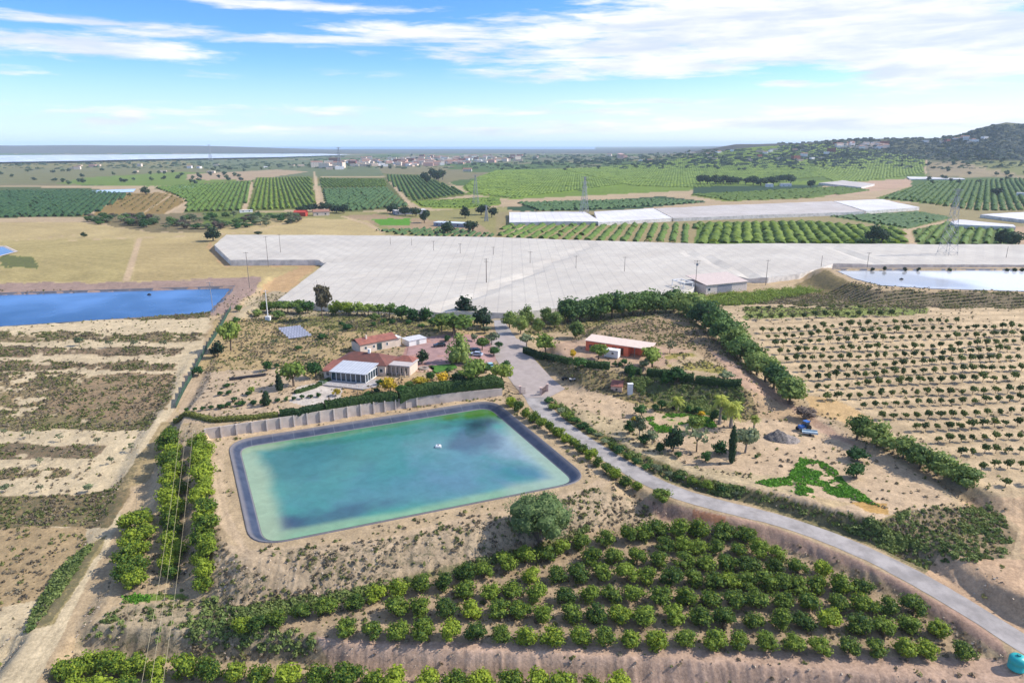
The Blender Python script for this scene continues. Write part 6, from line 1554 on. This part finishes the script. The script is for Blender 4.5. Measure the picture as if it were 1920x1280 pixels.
shedb(450,399,474,398,4,2.2,WHITE,WHITE,'small white pump house at the foot of the pale lane')

# ------------------------------------------------------------------ scrub tufts, grown where the soil map says so
gz = ZZ; cell_a = np.abs(np.gradient(XX, axis=1)*np.gradient(YY, axis=0))
def clear(mask_extra=None):
    m2 = (YY < 420) & (dm > 1.0) & (flat_n > .6)
    return m2
flat_n = m_
pav = np.zeros(XX.shape)
for pts in ([(918,640),(950,632),(985,645),(1000,672),(1035,705),(1060,722),(1030,738),(985,738),(962,715),(925,668)], [(768,642),(800,632),(905,630),(925,645),(930,668),(900,690),(862,686),(800,685),(762,668)]): pav += pm(pts, False)
def tufts(name, n, wfun, m_, size, nl, label, seed, hh=.7, lmax=.2):
    r_ = np.random.default_rng(seed); wg = (wfun*cell_a*clear()*(pav == 0)).ravel(); wg = np.maximum(wg, 0); wg /= wg.sum()
    k = r_.choice(len(wg), n, p=wg); X = XX.ravel()[k]+r_.uniform(-.4, .4, n); Y = YY.ravel()[k]+r_.uniform(-.4, .4, n); Z = ZZ.ravel()[k]
    s = size[0]+(size[1]-size[0])*r_.random(n)**2.2
    Xr = np.repeat(X, nl); Yr = np.repeat(Y, nl); Zr = np.repeat(Z, nl); sr = np.repeat(s, nl); D = r_.normal(0, 1, (n*nl, 3)); D[:, 2] = np.abs(D[:, 2])*.8+.1; D /= np.linalg.norm(D, axis=1)[:, None]
    Pn = np.stack([Xr, Yr, Zr], 1)+D*np.stack([sr*.55, sr*.55, sr*hh], 1)*r_.uniform(.4, 1, n*nl)[:, None]
    V, F = leaf_quads(Pn, D, np.minimum(sr*.36, lmax), r_)
    o = obj(name, mesh_np(name, V, F, m_)); tag(o, label, 'scrub', kind='stuff'); return o
A_ = col[..., 3]; cl1 = smooth((fbm(XX*.12, YY*.12, 101, 4)-.42)/.2); cl2 = smooth((fbm(XX*.2, YY*.2, 102, 3)-.4)/.2)
leftm = (PX < 420) & (PY > 600)
tufts('dry_scrub', 34000, (A_**1.6)*(.15+cl1)*(YY < 330), L_DRY, (.22, 1.0), 11, 'low dry brown scrub scattered over banks and terraces', 1)
tufts('green_scrub', 32000, (A_**2)*(.1+cl2)*(YY < 330), L_SCRUB, (.22, 1.05), 11, 'low olive-green scrub scattered over banks and terraces', 2)
verge = pm([(1030,752),(1062,783),(1100,808),(1150,842),(1245,899),(1400,941),(1484,964),(1570,998),(1655,1028),(1740,1070),(1750,1030),(1640,978),(1450,932),(1271,884),(1180,845),(1110,804),(1045,752)], True)+pm([(1690,955),(1860,950),(1910,1000),(1890,1045),(1740,1060),(1640,1020)], True)*.10+pm([(440,1140),(660,1105),(860,1055),(1000,1025),(1110,985),(1100,1010),(990,1040),(820,1085),(600,1135),(450,1170)], True)*.35+pm([(55,1180),(110,1070),(170,1020),(205,1000),(160,1080),(100,1170)], True)+pm([(1180,705),(1390,725),(1385,785),(1260,770),(1190,735)], True)*.7+pm([(150,1190),(220,1140),(430,1122),(440,1170),(590,1190),(590,1230)], True)*.12
tufts('green_bushes', 4600, verge*(.05+cl1**2), L_GRN, (.5, 1.7), 26, 'dense green shrubs massed on the road and orchard banks', 3, .6, .2)
lushm = pm([(1290,585),(1340,572),(1400,572),(1540,548),(1500,540),(1400,548),(1330,555),(1270,560)], True)
tufts('young_grove', 900, lushm, L_LIGHT, (2.0, 3.6), 18, 'bushy bright green plants below the farm shed', 4, .8)
tufts('stones', 5000, (A_ > .1)*(slope > .18)*(YY < 220)*(.1+cl2), mat('stone_chips', C(225,205,180)), (.15, .5), 4, 'pale stones and clods lying on the eroded banks', 6, .4)
grs = pm([(1415,903),(1480,895),(1500,858),(1530,862),(1560,878),(1610,925),(1650,950),(1600,938),(1540,940)], True)+pm([(1210,785),(1260,775),(1330,778),(1345,800),(1320,812),(1230,808)], True)*.8+pm([(225,1120),(340,1112),(355,1122),(240,1132)], True)*.6
tufts('grass', 7000, grs*smooth((gr_n-.48)/.07), leaf_mat('weed_grass', (.07,.20,.02), (.16,.36,.03), scale=.5), (.2, .7), 5, 'bright green weeds spreading over the bare garden soil', 7, .5)

# ------------------------------------------------------------------ air
hm = bpy.data.materials.new('haze_air'); hm.use_nodes = True; t = NT(hm.node_tree); t.n.remove(t.n['Principled BSDF'])
pv = t.new('ShaderNodeVolumePrincipled'); pv.inputs['Color'].default_value = (.70,.86,1.0,1); pv.inputs['Density'].default_value = 6.0e-5; pv.inputs['Anisotropy'].default_value = 0.0
t.l.new(pv.outputs[0], t.n['Material Output'].inputs['Volume'])
hz_ = MB().box(-45000, 45000, -4000, 33000, -14, 175).build('haze', hm); tag(hz_, kind='stuff')
hm.cycles.homogeneous_volume = True
